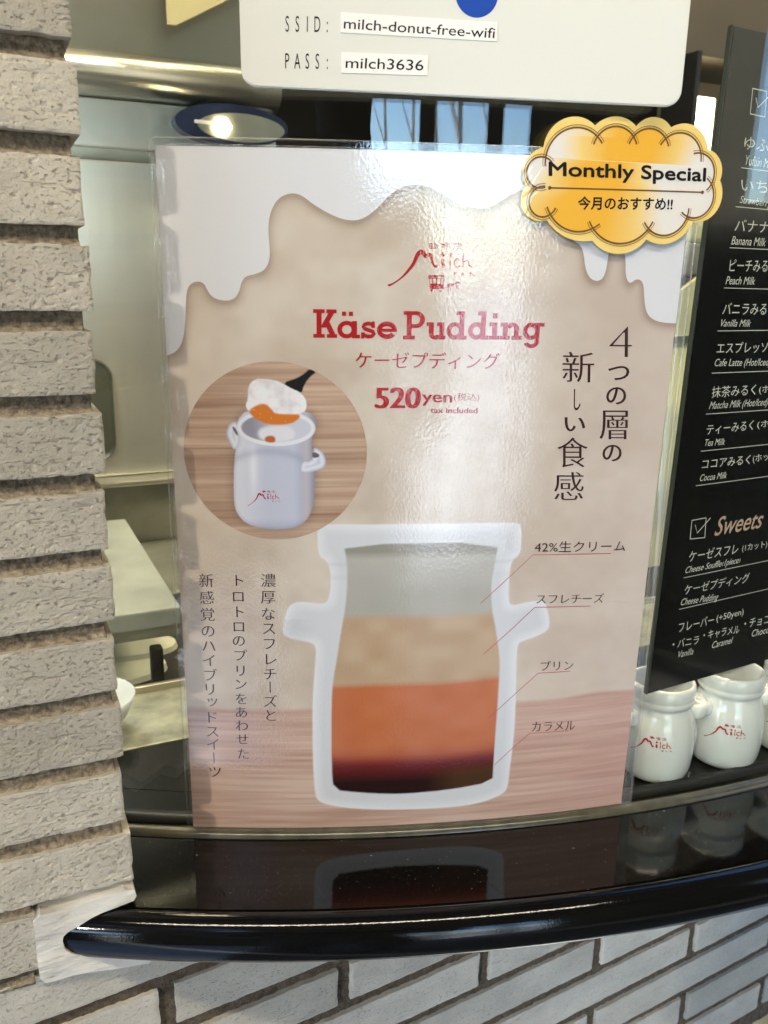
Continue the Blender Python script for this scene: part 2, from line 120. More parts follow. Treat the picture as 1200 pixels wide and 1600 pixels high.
# ------------------------------------------------------------------ helpers
def s2l(c):
    c = c / 255.0
    return c / 12.92 if c <= 0.04045 else ((c + 0.055) / 1.055) ** 2.4
def rgb(r, g, b, k=1.0):
    return (s2l(r) * k, s2l(g) * k, s2l(b) * k, 1)
# window curve: a vertical sheet of glass bent to a radius of 1.04 m
KX0, KY0, KTH, KK, ZB, LEAN = -0.12372, 0.49948, -0.02748, 0.96123, -0.35168, 0.02346
CX, CY = KX0 - math.sin(KTH) / KK, KY0 + math.cos(KTH) / KK
def surf(s, z, h=0.0):
    """arc length s (m) along the window, height z above its sill, h in front of it"""
    a = KTH + KK * s
    R = 1 / KK + LEAN * z + h
    return (CX + R * math.sin(a), CY - R * math.cos(a), ZC + ZB + z)
def on_poster(u, v, h=0.0):
    return surf(u / 1000.0, v / 1000.0, h / 1000.0)
def mk_plane(P0, deg):
    a = math.radians(deg)
    d = (math.cos(a), math.sin(a)); n = (math.sin(a), -math.cos(a))
    def f(u, v, h=0.0):
        return (P0[0] + d[0] * u / 1000 + n[0] * h / 1000, P0[1] + d[1] * u / 1000 + n[1] * h / 1000, ZC + ZB + v / 1000)
    return f
_pb = surf(.3138, .0793, -.0085)
on_board = mk_plane((_pb[0], _pb[1]), 29)
_pp = surf(0.16, 0.45, 0.006)
on_plate = mk_plane((_pp[0], _pp[1]), 7)
on_pillar = mk_plane((-0.1447, 0.43003), 24.79)
on_wall = mk_plane((-0.19, 0.41417), 29.84)
KA = math.radians(25)
def kit(a, b, z):
    """kitchen frame: a along the back wall, b into the room, z from lens height"""
    return (a * math.cos(KA) - b * math.sin(KA), a * math.sin(KA) + b * math.cos(KA), ZC + z)

def tag(o, label=None, cat=None, group=None, kind=None):
    if label: o['label'] = label
    if cat: o['category'] = cat
    if group: o['group'] = group
    if kind: o['kind'] = kind
    return o
def empty(name, loc, label, cat, group=None, kind=None):
    o = bpy.data.objects.new(name, None)
    COL.objects.link(o)
    o.location = loc
    o.empty_display_size = 0.02
    return tag(o, label, cat, group, kind)
def link(name, me, mat=None, parent=None):
    o = bpy.data.objects.new(name, me)
    COL.objects.link(o)
    if mat is not None and len(me.materials) == 0:
        me.materials.append(mat)
    if parent is not None:
        o.parent = parent
        o.matrix_parent_inverse = Matrix.Translation(-Vector(parent.location))
    return o
def from_py(name, V, F, mat=None, parent=None, smooth=False, uvs=None):
    me = bpy.data.meshes.new(name)
    me.from_pydata([tuple(v) for v in V], [], F)
    if uvs is not None:
        l = me.uv_layers.new(name='uv')
        for lp in me.loops:
            l.data[lp.index].uv = uvs[lp.vertex_index]
    if smooth:
        me.polygons.foreach_set('use_smooth', [True] * len(me.polygons))
    me.update()
    return link(name, me, mat, parent)
def box(name, f, u0, u1, v0, v1, h0, h1, mat, parent=None, bevel=0.0):
    """block in a mapped frame f(u, v, h)"""
    bm = bmesh.new()
    vs = [bm.verts.new(f(u, v, h)) for u in (u0, u1) for v in (v0, v1) for h in (h0, h1)]
    for q in ((0, 1, 3, 2), (4, 6, 7, 5), (0, 4, 5, 1), (2, 3, 7, 6), (0, 2, 6, 4), (1, 5, 7, 3)):
        bm.faces.new([vs[i] for i in q])
    bmesh.ops.recalc_face_normals(bm, faces=bm.faces)
    if bevel:
        bmesh.ops.bevel(bm, geom=bm.edges[:], offset=bevel, segments=2, affect='EDGES', profile=0.6)
    me = bpy.data.meshes.new(name)
    bm.to_mesh(me); bm.free()
    return link(name, me, mat, parent)
def kbox(name, a0, a1, b0, b1, z0, z1, mat, parent=None, bevel=0.0):
    return box(name, lambda u, v, h: kit(u, v, h), a0, a1, b0, b1, z0, z1, mat, parent, bevel)
def wbox(name, x0, x1, y0, y1, z0, z1, mat, parent=None, bevel=0.0):
    return box(name, lambda u, v, h: (u, v, h), x0, x1, y0, y1, z0, z1, mat, parent, bevel)
def lathe(name, prof, a0, a1, n, mat, parent=None, cx=CX, cy=CY, zbase=ZC + ZB, closed_prof=False, smooth=True, full=False):
    """prof = [(R, z)], swept about the window's centre (angle 0 faces the viewer)"""
    V, F = [], []
    m = len(prof)
    steps = n if full else n + 1
    for i in range(steps):
        a = a0 + (a1 - a0) * i / n
        for R, z in prof:
            V.append((cx + R * math.sin(a), cy - R * math.cos(a), zbase + z))
    for i in range(n):
        i2 = (i + 1) % steps
        for j in range(m if closed_prof else m - 1):
            j2 = (j + 1) % m
            F.append((i * m + j, i * m + j2, i2 * m + j2, i2 * m + j))
    o = from_py(name, V, F, mat, parent, smooth)
    bm = bmesh.new(); bm.from_mesh(o.data)
    bmesh.ops.remove_doubles(bm, verts=bm.verts, dist=1e-6)
    bmesh.ops.recalc_face_normals(bm, faces=bm.faces)
    bm.to_mesh(o.data); bm.free()
    return o

# ---- flat print: fill outlines given in mm, then lay them on their sheet
def fill_mesh(polys, f, h, step=None, uvscale=0.01):
    cu = bpy.data.curves.new('tmp', 'CURVE')
    cu.dimensions = '2D'; cu.fill_mode = 'BOTH'
    for P in polys:
        if len(P) < 3: continue
        sp = cu.splines.new('POLY')
        sp.points.add(len(P) - 1)
        sp.points.foreach_set('co', [c for p in P for c in (p[0], p[1], 0, 1)])
        sp.use_cyclic_u = True
    ob = bpy.data.objects.new('tmp', cu)
    me0 = ob.to_mesh()
    bm = bmesh.new(); bm.from_mesh(me0)
    ob.to_mesh_clear()
    bpy.data.objects.remove(ob); bpy.data.curves.remove(cu)
    if step:
        us = [v.co.x for v in bm.verts]
        if us:
            u = math.floor(min(us) / step) * step + step
            while u < max(us):
                bmesh.ops.bisect_plane(bm, geom=bm.verts[:] + bm.edges[:] + bm.faces[:], plane_co=(u, 0, 0), plane_no=(1, 0, 0), dist=1e-5)
                u += step
    me = bpy.data.meshes.new('print')
    uv = bm.loops.layers.uv.new('uv')
    for fc in bm.faces:
        for l in fc.loops:
            l[uv].uv = (l.vert.co.x * uvscale, l.vert.co.y * uvscale)
    for v in bm.verts:
        v.co = f(v.co.x, v.co.y, h)
    bm.normal_update()
    for fc in bm.faces:
        if fc.normal.y > 0: fc.normal_flip()
    bm.to_mesh(me); bm.free()
    return me
def sheet(name, polys, f, h, mat, parent, step=None):
    return link(name, fill_mesh(polys, f, h, step), mat, parent)
def slab(name, poly, f, h_front, thick, mat, parent, step=None, bevel=0):
    """an outline with real thickness behind its front face"""
    bm = bmesh.new()
    fr = [bm.verts.new(f(u, v, h_front)) for u, v in poly]
    bk = [bm.verts.new(f(u, v, h_front - thick)) for u, v in poly]
    bm.faces.new(fr); bm.faces.new(bk[::-1])
    n = len(poly)
    for i in range(n):
        bm.faces.new((fr[i], bk[i], bk[(i + 1) % n], fr[(i + 1) % n]))
    bmesh.ops.recalc_face_normals(bm, faces=bm.faces)
    if bevel:
        bmesh.ops.bevel(bm, geom=[e for e in bm.edges if all(v in fr for v in e.verts)], offset=bevel, segments=2, affect='EDGES')
    me = bpy.data.meshes.new(name)
    bm.to_mesh(me); bm.free()
    return link(name, me, mat, parent)
def tubes(pts, w):
    """outline polygon of a round-ended pen stroke of width w along pts"""
    P = [np.array(p, float) for p in pts]
    L, Rr = [], []
    for i, p in enumerate(P):
        a = P[max(i - 1, 0)]; b = P[min(i + 1, len(P) - 1)]
        d = b - a; d /= (np.linalg.norm(d) + 1e-9); n = np.array([-d[1], d[0]])
        L.append(p + n * w / 2); Rr.append(p - n * w / 2)
    return [tuple(x) for x in L] + [tuple(x) for x in Rr[::-1]]
def arcpts(cx, cy, rx, ry, a0, a1, n=16):
    return [(cx + rx * math.cos(math.radians(a0 + (a1 - a0) * i / n)), cy + ry * math.sin(math.radians(a0 + (a1 - a0) * i / n))) for i in range(n + 1)]
def smooth_closed(P, it=2):
    P = [tuple(p) for p in P]
    for _ in range(it):
        Q = []
        for i in range(len(P)):
            a, b = P[i], P[(i + 1) % len(P)]
            Q.append((a[0] * .75 + b[0] * .25, a[1] * .75 + b[1] * .25))
            Q.append((a[0] * .25 + b[0] * .75, a[1] * .25 + b[1] * .75))
        P = Q
    return P

_gl = {}
def glyphs(s, res=4):
    if s in _gl: return _gl[s]
    cu = bpy.data.curves.new('t', 'FONT'); cu.body = s
    o = bpy.data.objects.new('t', cu); COL.objects.link(o)
    dg = bpy.context.evaluated_depsgraph_get(); dg.update()
    c = o.evaluated_get(dg).to_curve(dg)
    polys = []
    from mathutils.geometry import interpolate_bezier
    for sp in c.splines:
        bp = sp.bezier_points; P = []
        for i in range(len(bp)):
            a, b = bp[i], bp[(i + 1) % len(bp)]
            straight = (a.handle_right - a.co).length < 1e-5 and (b.handle_left - b.co).length < 1e-5
            d1, d2 = a.handle_right - a.co, b.co - a.co
            lin = straight or (abs(d1.x * d2.y - d1.y * d2.x) < 1e-5 and abs((b.handle_left - b.co).x * d2.y - (b.handle_left - b.co).y * d2.x) < 1e-5)
            seg = [a.co, b.co] if lin else interpolate_bezier(a.co, a.handle_right, b.handle_left, b.co, res + 1)
            for q in seg[:-1]: P.append((q[0], q[1]))
        Q = []
        for p in P:
            if not Q or abs(p[0] - Q[-1][0]) + abs(p[1] - Q[-1][1]) > 2e-4: Q.append(p)
        if len(Q) > 2: polys.append((np.array(Q), sp.character_index))
    o.to_curve_clear() if False else None
    bpy.data.objects.remove(o); bpy.data.curves.remove(cu)
    _gl[s] = polys
    return polys
def sarea(P):
    x, y = P[:, 0], P[:, 1]
    return float((x * np.roll(y, -1) - y * np.roll(x, -1)).sum()) / 2
def grow(P, ex, ey):
    """thicken (or thin) an outline by ex across and ey up and down: thin horizontals read as a Mincho face"""
    if abs(ex) + abs(ey) < 1e-6: return P
    a = np.roll(P, 1, 0); b = np.roll(P, -1, 0)
    d1 = P - a; d1 /= np.linalg.norm(d1, axis=1)[:, None] + 1e-9
    d2 = b - P; d2 /= np.linalg.norm(d2, axis=1)[:, None] + 1e-9
    n1 = np.stack([-d1[:, 1], d1[:, 0]], 1); n2 = np.stack([-d2[:, 1], d2[:, 0]], 1)
    n = n1 + n2; l = (n ** 2).sum(1)[:, None]
    n = 2 * n / np.maximum(l, 0.8)
    return P + n * np.array([[ex, ey]])
def text_polys(s, LB, RB, LT, mode, w, sh):
    G = glyphs(s)
    allp = np.concatenate([p for p, _ in G])
    big = max((p for p, _ in G), key=lambda p: abs(sarea(p)))
    sg = -1 if sarea(big) > 0 else 1
    w = (w[0] * sg, w[1] * sg)
    LB, RB, LT = map(np.array, (LB, RB, LT))
    x0, y0 = allp.min(0); x1, y1 = allp.max(0)
    out = []
    if mode == 'mono':
        n = len(s); cells = {}
        for p, ci in G: cells.setdefault(ci, []).append(p)
        for ci, ps in cells.items():
            q = np.concatenate(ps); c0, c1 = q[:, 0].min(), q[:, 0].max()
            cen = (ci + .5) / n
            for p in ps:
                P = grow(p, *w)
                X = cen + (P[:, 0] - (c0 + c1) / 2) * 0.19
                Y = P[:, 1] / 0.727
                out.append(LB + X[:, None] * (RB - LB) + Y[:, None] * (LT - LB))
        return out
    if mode == 'ink':
        bx0, bx1, by0, by1 = x0, x1, y0, y1
    elif isinstance(mode, tuple):
        n = mode[1]
        q = np.concatenate([p for p, ci in G if n is None or ci < n])
        bx0, bx1 = q[:, 0].min(), q[:, 0].max()
        if sh: by0, by1 = 0.0, 0.727
        else: by0, by1 = q[:, 1].min(), q[:, 1].max()
    else:
        bx0, bx1, by0 = x0, x1, 0.0
        by1 = {'cap': 0.727, 'xh': 0.546, 'xl': 0.75, 'asc': 0.75}[mode]
    for p, ci in G:
        P = grow(p, *w)
        P = P.copy()
        Y = (P[:, 1] - by0) / (by1 - by0)
        X = (P[:, 0] - bx0) / (bx1 - bx0)
        q = LB + X[:, None] * (RB - LB) + Y[:, None] * (LT - LB)
        if sh: q[:, 0] += sh * 0.727 * Y * np.linalg.norm(LT - LB) - .08 * np.linalg.norm(LT - LB)
        out.append(q)
    return out

# ------------------------------------------------------------------ materials
def mat_new(name):
    m = bpy.data.materials.new(name); m.use_nodes = True
    nt = m.node_tree; nt.nodes.clear()
    return m, nt, nt.nodes.new('ShaderNodeOutputMaterial')
def N(nt, t, **kw):
    n = nt.nodes.new(t)
    for k, v in kw.items():
        if k in n.inputs.keys(): n.inputs[k].default_value = v
        else: setattr(n, k, v)
    return n
def pbr(name, col, rough=0.5, metal=0.0, spec=0.5, coat=0.0, bump=None, emit=None, vary=None, coords='Object', trans=0):
    """bump = (scale, strength, distance[, stretch xyz]); vary = (scale, amount[, stretch])"""
    m, nt, out = mat_new(name)
    b = N(nt, 'ShaderNodeBsdfPrincipled')
    b.inputs['Base Color'].default_value = col
    b.inputs['Roughness'].default_value = rough
    b.inputs['Metallic'].default_value = metal
    b.inputs['Specular IOR Level'].default_value = spec
    b.inputs['Coat Weight'].default_value = coat
    b.inputs['Transmission Weight'].default_value = trans
    if emit:
        b.inputs['Emission Color'].default_value = emit[0]
        b.inputs['Emission Strength'].default_value = emit[1]
    tc = N(nt, 'ShaderNodeTexCoord')
    def noise(scale, st, detail=4):
        mp = N(nt, 'ShaderNodeMapping'); mp.inputs['Scale'].default_value = st
        nt.links.new(tc.outputs[coords], mp.inputs[0])
        n = N(nt, 'ShaderNodeTexNoise'); n.inputs['Scale'].default_value = scale; n.inputs['Detail'].default_value = detail
        nt.links.new(mp.outputs[0], n.inputs['Vector'])
        return n
    if vary:
        n = noise(vary[0], vary[2] if len(vary) > 2 else (1, 1, 1))
        mr = N(nt, 'ShaderNodeMapRange'); mr.inputs['From Min'].default_value = .3; mr.inputs['From Max'].default_value = .7
        mr.inputs['To Min'].default_value = 1 - vary[1]; mr.inputs['To Max'].default_value = 1 + vary[1]
        nt.links.new(n.outputs['Fac'], mr.inputs['Value'])
        mx = N(nt, 'ShaderNodeVectorMath', operation='SCALE')
        mx.inputs[0].default_value = col[:3]
        nt.links.new(mr.outputs[0], mx.inputs['Scale'])
        nt.links.new(mx.outputs[0], b.inputs['Base Color'])
    if bump:
        n = noise(bump[0], bump[3] if len(bump) > 3 else (1, 1, 1), 6)
        bp = N(nt, 'ShaderNodeBump'); bp.inputs['Strength'].default_value = bump[1]; bp.inputs['Distance'].default_value = bump[2]
        nt.links.new(n.outputs['Fac'], bp.inputs['Height'])
        nt.links.new(bp.outputs[0], b.inputs['Normal'])
    nt.links.new(b.outputs[0], out.inputs[0])
    return m
def ink(name, col, rough=.6):
    return pbr(name, col, rough=rough, spec=0.2)
PK = 1.06
INK = {
    'brown': ink('brown_ink', rgb(62, 36, 32)), 'red': ink('red_ink', rgb(178, 28, 32)),
    'black': ink('black_ink', rgb(18, 16, 20)), 'chalk': ink('white_board_lettering', rgb(226, 226, 220)),
    'rose': ink('rose_board_lettering', rgb(196, 168, 152)), 'white': ink('white_ink', rgb(238, 238, 238, PK)),
    'blue': ink('blue_ink', rgb(24, 70, 160)), 'umber': ink('umber_ink', rgb(122, 84, 44)),
    'leader': ink('leader_line_ink', rgb(190, 84, 88)),
}
def clear_film(name, ior=1.5, rough=0.02, bump=None, tint=(1, 1, 1, 1), milky=0.0, coords='UV'):
    m, nt, out = mat_new(name)
    tr = N(nt, 'ShaderNodeBsdfTransparent'); tr.inputs[0].default_value = tint
    gl = N(nt, 'ShaderNodeBsdfGlossy'); gl.inputs['Roughness'].default_value = rough; gl.inputs[0].default_value = (1, 1, 1, 1)
    # Schlick reflectance, the same from both sides of the sheet
    lw = N(nt, 'ShaderNodeLayerWeight')
    pw = N(nt, 'ShaderNodeMath', operation='POWER'); pw.inputs[1].default_value = 5
    fr = N(nt, 'ShaderNodeMath', operation='MULTIPLY_ADD')
    f0 = ((ior - 1) / (ior + 1)) ** 2
    fr.inputs[1].default_value = 1 - f0; fr.inputs[2].default_value = f0
    nt.links.new(lw.outputs['Facing'], pw.inputs[0]); nt.links.new(pw.outputs[0], fr.inputs[0])
    mx = N(nt, 'ShaderNodeMixShader')
    tc = N(nt, 'ShaderNodeTexCoord')
    if bump:
        last = None
        for (scale, st, strength, dist, det) in bump:
            mp = N(nt, 'ShaderNodeMapping'); mp.inputs['Scale'].default_value = st
            nt.links.new(tc.outputs[coords], mp.inputs[0])
            n = N(nt, 'ShaderNodeTexNoise'); n.inputs['Scale'].default_value = scale; n.inputs['Detail'].default_value = det
            nt.links.new(mp.outputs[0], n.inputs['Vector'])
            bp = N(nt, 'ShaderNodeBump'); bp.inputs['Strength'].default_value = strength; bp.inputs['Distance'].default_value = dist
            nt.links.new(n.outputs['Fac'], bp.inputs['Height'])
            if last: nt.links.new(last.outputs[0], bp.inputs['Normal'])
            last = bp
        nt.links.new(last.outputs[0], gl.inputs['Normal'])
    nt.links.new(fr.outputs[0], mx.inputs[0])
    base = tr
    if milky:
        df = N(nt, 'ShaderNodeBsdfDiffuse'); df.inputs[0].default_value = (.8, .8, .75, 1)
        m2 = N(nt, 'ShaderNodeMixShader'); m2.inputs[0].default_value = milky
        nt.links.new(tr.outputs[0], m2.inputs[1]); nt.links.new(df.outputs[0], m2.inputs[2]); base = m2
    nt.links.new(base.outputs[0], mx.inputs[1]); nt.links.new(gl.outputs[0], mx.inputs[2])
    nt.links.new(mx.outputs[0], out.inputs[0])
    return m
M_glass = clear_film('window_glass', 1.5, 0.0, tint=(.96, .965, .93, 1))
M_lam = clear_film('laminate_film', 2.0, 0.02, bump=LAM_BUMP, milky=0.0)
M_edge = clear_film('laminate_seam', 1.6, 0.12, milky=0.10)
M_margin = clear_film('laminate_margin', 1.55, 0.08, milky=0.07)

def brick_mat(name, col, pit=0.5):
    m, nt, out = mat_new(name)
    b = N(nt, 'ShaderNodeBsdfPrincipled'); b.inputs['Roughness'].default_value = .85; b.inputs['Specular IOR Level'].default_value = .25
    tc = N(nt, 'ShaderNodeTexCoord'); oi = N(nt, 'ShaderNodeObjectInfo')
    add = N(nt, 'ShaderNodeVectorMath', operation='ADD')
    sc = N(nt, 'ShaderNodeVectorMath', operation='SCALE'); sc.inputs[0].default_value = (71, 33, 57)
    nt.links.new(oi.outputs['Random'], sc.inputs['Scale'])
    nt.links.new(tc.outputs['UV'], add.inputs[0]); nt.links.new(sc.outputs[0], add.inputs[1])
    def noise(scale, st, det, rough=.55):
        mp = N(nt, 'ShaderNodeMapping'); mp.inputs['Scale'].default_value = st
        nt.links.new(add.outputs[0], mp.inputs[0])
        n = N(nt, 'ShaderNodeTexNoise'); n.inputs['Scale'].default_value = scale; n.inputs['Detail'].default_value = det; n.inputs['Roughness'].default_value = rough
        nt.links.new(mp.outputs[0], n.inputs['Vector']); return n
    big = noise(2.5, (1, 1.5, 1), 3); pitn = noise(48, (.8, 1.15, 1), 5, .62); tear = noise(14, (.3, 2.6, 1), 4, .6); fine = noise(120, (.8, 1.1, 1), 3, .6)
    def mr(src, f0, f1, t0, t1):
        n = N(nt, 'ShaderNodeMapRange'); n.inputs['From Min'].default_value = f0; n.inputs['From Max'].default_value = f1
        n.inputs['To Min'].default_value = t0; n.inputs['To Max'].default_value = t1
        nt.links.new(src, n.inputs['Value']); return n.outputs[0]
    def mth(op, x, y):
        n = N(nt, 'ShaderNodeMath', operation=op)
        for i, q in enumerate((x, y)):
            if isinstance(q, (int, float)): n.inputs[i].default_value = q
            else: nt.links.new(q, n.inputs[i])
        return n.outputs[0]
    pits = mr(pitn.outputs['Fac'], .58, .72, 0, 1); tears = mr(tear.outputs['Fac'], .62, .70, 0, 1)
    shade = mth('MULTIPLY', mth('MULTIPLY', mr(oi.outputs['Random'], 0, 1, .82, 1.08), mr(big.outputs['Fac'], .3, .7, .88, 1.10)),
                mth('MULTIPLY', mr(pits, 0, 1, 1, .70), mr(fine.outputs['Fac'], .3, .7, .86, 1.08)))  # pits also darkened in the colour, painted shade in the bump's hollows
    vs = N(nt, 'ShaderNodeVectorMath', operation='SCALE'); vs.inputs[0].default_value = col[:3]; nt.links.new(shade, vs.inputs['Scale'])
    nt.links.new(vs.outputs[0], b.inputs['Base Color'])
    hgt = mth('SUBTRACT', mth('MULTIPLY', fine.outputs['Fac'], .45), mth('ADD', mth('MULTIPLY', pits, .9), mth('MULTIPLY', tears, .8)))
    b1 = N(nt, 'ShaderNodeBump'); b1.inputs['Strength'].default_value = pit; b1.inputs['Distance'].default_value = .0008
    nt.links.new(hgt, b1.inputs['Height']); nt.links.new(b1.outputs[0], b.inputs['Normal'])
    nt.links.new(b.outputs[0], out.inputs[0])
    return m
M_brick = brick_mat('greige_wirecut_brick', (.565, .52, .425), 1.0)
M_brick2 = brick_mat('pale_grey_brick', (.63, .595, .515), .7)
M_mortar = pbr('sandy_mortar', (.30, .25, .18, 1), .95, spec=.1, bump=(420, 1, .002), vary=(300, .5))
M_mortar2 = pbr('brown_mortar', (.15, .12, .09, 1), .95, spec=.1, bump=(900, 1, .002), vary=(260, .35))

def granite():
    m, nt, out = mat_new('black_granite')
    b = N(nt, 'ShaderNodeBsdfPrincipled'); b.inputs['Roughness'].default_value = .04; b.inputs['Specular IOR Level'].default_value = .45
    tc = N(nt, 'ShaderNodeTexCoord')
    v = N(nt, 'ShaderNodeTexNoise'); v.inputs['Scale'].default_value = 1300; v.inputs['Detail'].default_value = 1
    nt.links.new(tc.outputs['Object'], v.inputs['Vector'])
    cr = N(nt, 'ShaderNodeValToRGB')
    cr.color_ramp.elements[0].position = .68; cr.color_ramp.elements[0].color = (.0035, .0035, .003, 1)
    cr.color_ramp.elements[1].position = .8; cr.color_ramp.elements[1].color = (.05, .045, .03, 1)
    nt.links.new(v.outputs['Fac'], cr.inputs[0]); nt.links.new(cr.outputs[0], b.inputs['Base Color'])
    n2 = N(nt, 'ShaderNodeTexNoise'); n2.inputs['Scale'].default_value = 700; n2.inputs['Detail'].default_value = 3
    nt.links.new(tc.outputs['Object'], n2.inputs['Vector'])
    bp = N(nt, 'ShaderNodeBump'); bp.inputs['Strength'].default_value = .04; bp.inputs['Distance'].default_value = .0004
    nt.links.new(n2.outputs['Fac'], bp.inputs['Height']); nt.links.new(bp.outputs[0], b.inputs['Normal'])
    nt.links.new(b.outputs[0], out.inputs[0])
    return m
M_granite = granite()
# the nosing was ground by hand: coarser polish with flecks that catch light
M_nosing = pbr('ground_granite_nosing', (.004, .004, .0036, 1), .06, spec=.38, bump=(900, .3, .00012), vary=(1300, .6), coat=.0)
M_steel = pbr('brushed_steel', (.62, .60, .50, 1), .28, metal=.9, bump=(60, .06, .001, (1, 8, 1)))
M_steel_d = pbr('dull_steel', (.30, .30, .24, 1), .38, metal=.6, vary=(14, .25))
M_panel = pbr('satin_steel_panel', (.66, .65, .58, 1), .30, metal=.8, bump=(2.2, .25, .02, (2.5, 2.5, .25)))
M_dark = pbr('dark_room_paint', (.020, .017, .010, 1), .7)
M_black = pbr('black_rubber', (.006, .006, .006, 1), .5)
M_seal = pbr('olive_seal_strip', (.075, .07, .045, 1), .22, spec=.6, vary=(60, .3))
M_white = pbr('white_glazed_ceramic', (.78, .81, .82, 1), .06, spec=.55, coat=.5)
M_caulk = pbr('white_silicone', (.80, .77, .69, 1), .42, vary=(30, .18), bump=(38, 1, .007, (.5, 1, 1.6)))
M_plate = pbr('white_sign_board', rgb(232, 230, 218, .86), .32, spec=.4)
M_tape = pbr('white_label_tape', rgb(236, 234, 226, .98), .4)
M_board = pbr('black_menu_board', (.006, .007, .0065, 1), .12, spec=.5)
M_board_edge = pbr('board_edge', (.05, .06, .05, 1), .3)
M_wood = pbr('brown_wood', (.20, .10, .045, 1), .5, vary=(20, .3, (1, 1, 6)))
M_cream = pbr('cream_cabinet', (.66, .62, .33, 1), .4, vary=(5, .05))
M_oven = pbr('yellow_paper', (.72, .62, .32, 1), .6)
# ================================================================== big structure
# ---- paved yard outside, behind the viewer
M_pave = pbr('pale_paving', (.66, .74, .82, 1), .8, vary=(2, .12))
gnd = from_py('pavement', [(-60, -60, 0), (60, -60, 0), (60, 6, 0), (-60, 6, 0)], [(0, 1, 2, 3)], M_pave)
tag(gnd, kind='structure')
tl = wbox('reflection_dark_floor', -.25, 5.0, -2.75, .62, .004, .012, pbr('reflection_dark_slab', (.06, .06, .065, 1), .5, vary=(6, .3)))  # unseen dark slab added to keep bright ground out of the reflections
tag(tl, kind='structure')

# ---- brick pillar on the left
PZ = 0.0355
def displaced_brick(L, H, D, nx, ny, seed, amp, pits):
    """front face of a wire-cut brick: pitted, torn, arrises slightly chipped; local x along, y up, z out"""
    r = np.random.default_rng(seed)
    xs = np.linspace(0, L, nx + 1); ys = np.linspace(0, H, ny + 1)
    X, Y = np.meshgrid(xs, ys, indexing='ij')
    def vnoise(sx, sy):
        gx, gy = int(L / sx) + 3, int(H / sy) + 3
        g = r.random((gx, gy))
        fx, fy = X / sx + .3, Y / sy + .3
        ix, iy = fx.astype(int), fy.astype(int); tx, ty = fx - ix, fy - iy
        tx = tx * tx * (3 - 2 * tx); ty = ty * ty * (3 - 2 * ty)
        return (g[ix, iy] * (1 - tx) + g[ix + 1, iy] * tx) * (1 - ty) + (g[ix, iy + 1] * (1 - tx) + g[ix + 1, iy + 1] * tx) * ty
    hgt = (vnoise(24, 12) - .5) * .8 + (vnoise(5, 2.6) - .5) * .45 + (vnoise(2.4, 1.3) - .5) * .35
    p = vnoise(3.2, 1.5)
    hgt = hgt * amp - np.clip(p - .72, 0, 1) * pits * 4
    for _ in range(int(L * H / 120 * (1 if pits > .3 else 0))):
        cx, cy = r.random() * L, r.random() * H; lx, ly = .8 + r.random() ** 2 * 5, .35 + r.random() * .4
        hgt += np.exp(-((X - cx) / lx) ** 2 - ((Y - cy - .04 * (X - cx)) / ly) ** 2) * (r.random() - .6) * 1.1 * amp
    ex = np.minimum(X, L - X); ey = np.minimum(Y, H - Y)
    hgt -= np.exp(-ey / .4) * .35 + np.exp(-ex / .4) * .35
    jx = (vnoise(7, 5) - .5) * 1.1; jy = (vnoise(6, 30) - .5) * .9 + (vnoise(2, 30) - .5) * .4
    wy = np.clip(1 - ey / 3, 0, 1); wx = np.clip(1 - ex / 3, 0, 1)
    XX, YY = X + jx * wx, Y + jy * wy
    V = np.stack([XX, YY, hgt], -1).reshape(-1, 3).tolist()
    idx = lambda i, j: i * (ny + 1) + j
    F = [(idx(i, j), idx(i + 1, j), idx(i + 1, j + 1), idx(i, j + 1)) for i in range(nx) for j in range(ny)]
    ring = [idx(i, 0) for i in range(nx)] + [idx(nx, j) for j in range(ny)] + [idx(nx - i, ny) for i in range(nx)] + [idx(0, ny - j) for j in range(ny)]
    b0 = len(V)
    for k in ring: V.append([V[k][0], V[k][1], -D])
    n = len(ring)
    for k in range(n):
        F.append((ring[k], b0 + k, b0 + (k + 1) % n, ring[(k + 1) % n]))
    return V, F
def brick_obj(VF, f, mat, parent, off):
    V, F = VF
    uvs = [(v[0] * .01 + off, v[1] * .01 - v[2] * .01) for v in V]
    return from_py('brick', [f(v[0], v[1], v[2]) for v in V], F, mat, parent, False, uvs)
pillar = empty('brick_pillar', on_pillar(-150, 0, -40), 'rough greige brick pillar with deep recessed mortar at the left edge', 'pillar')
COURSE = 40.55
ends = [1.5, -1.0, 1.2, 0, 1.5, .5, 2.2, 0, 1.6, .2, 1.2, .3, 1]
for k in range(12):
    zb_ = 12.2 + COURSE * k - (1.2 if k > 8 else 0)
    L = 150 + ends[k]
    vf = displaced_brick(L, 30.6, 62, 125, 26, 50 + k, .62, .6)
    brick_obj(vf, lambda u, v, h, zb_=zb_: on_pillar(u - 150, v + zb_, h), M_brick, pillar, k * 1.37)
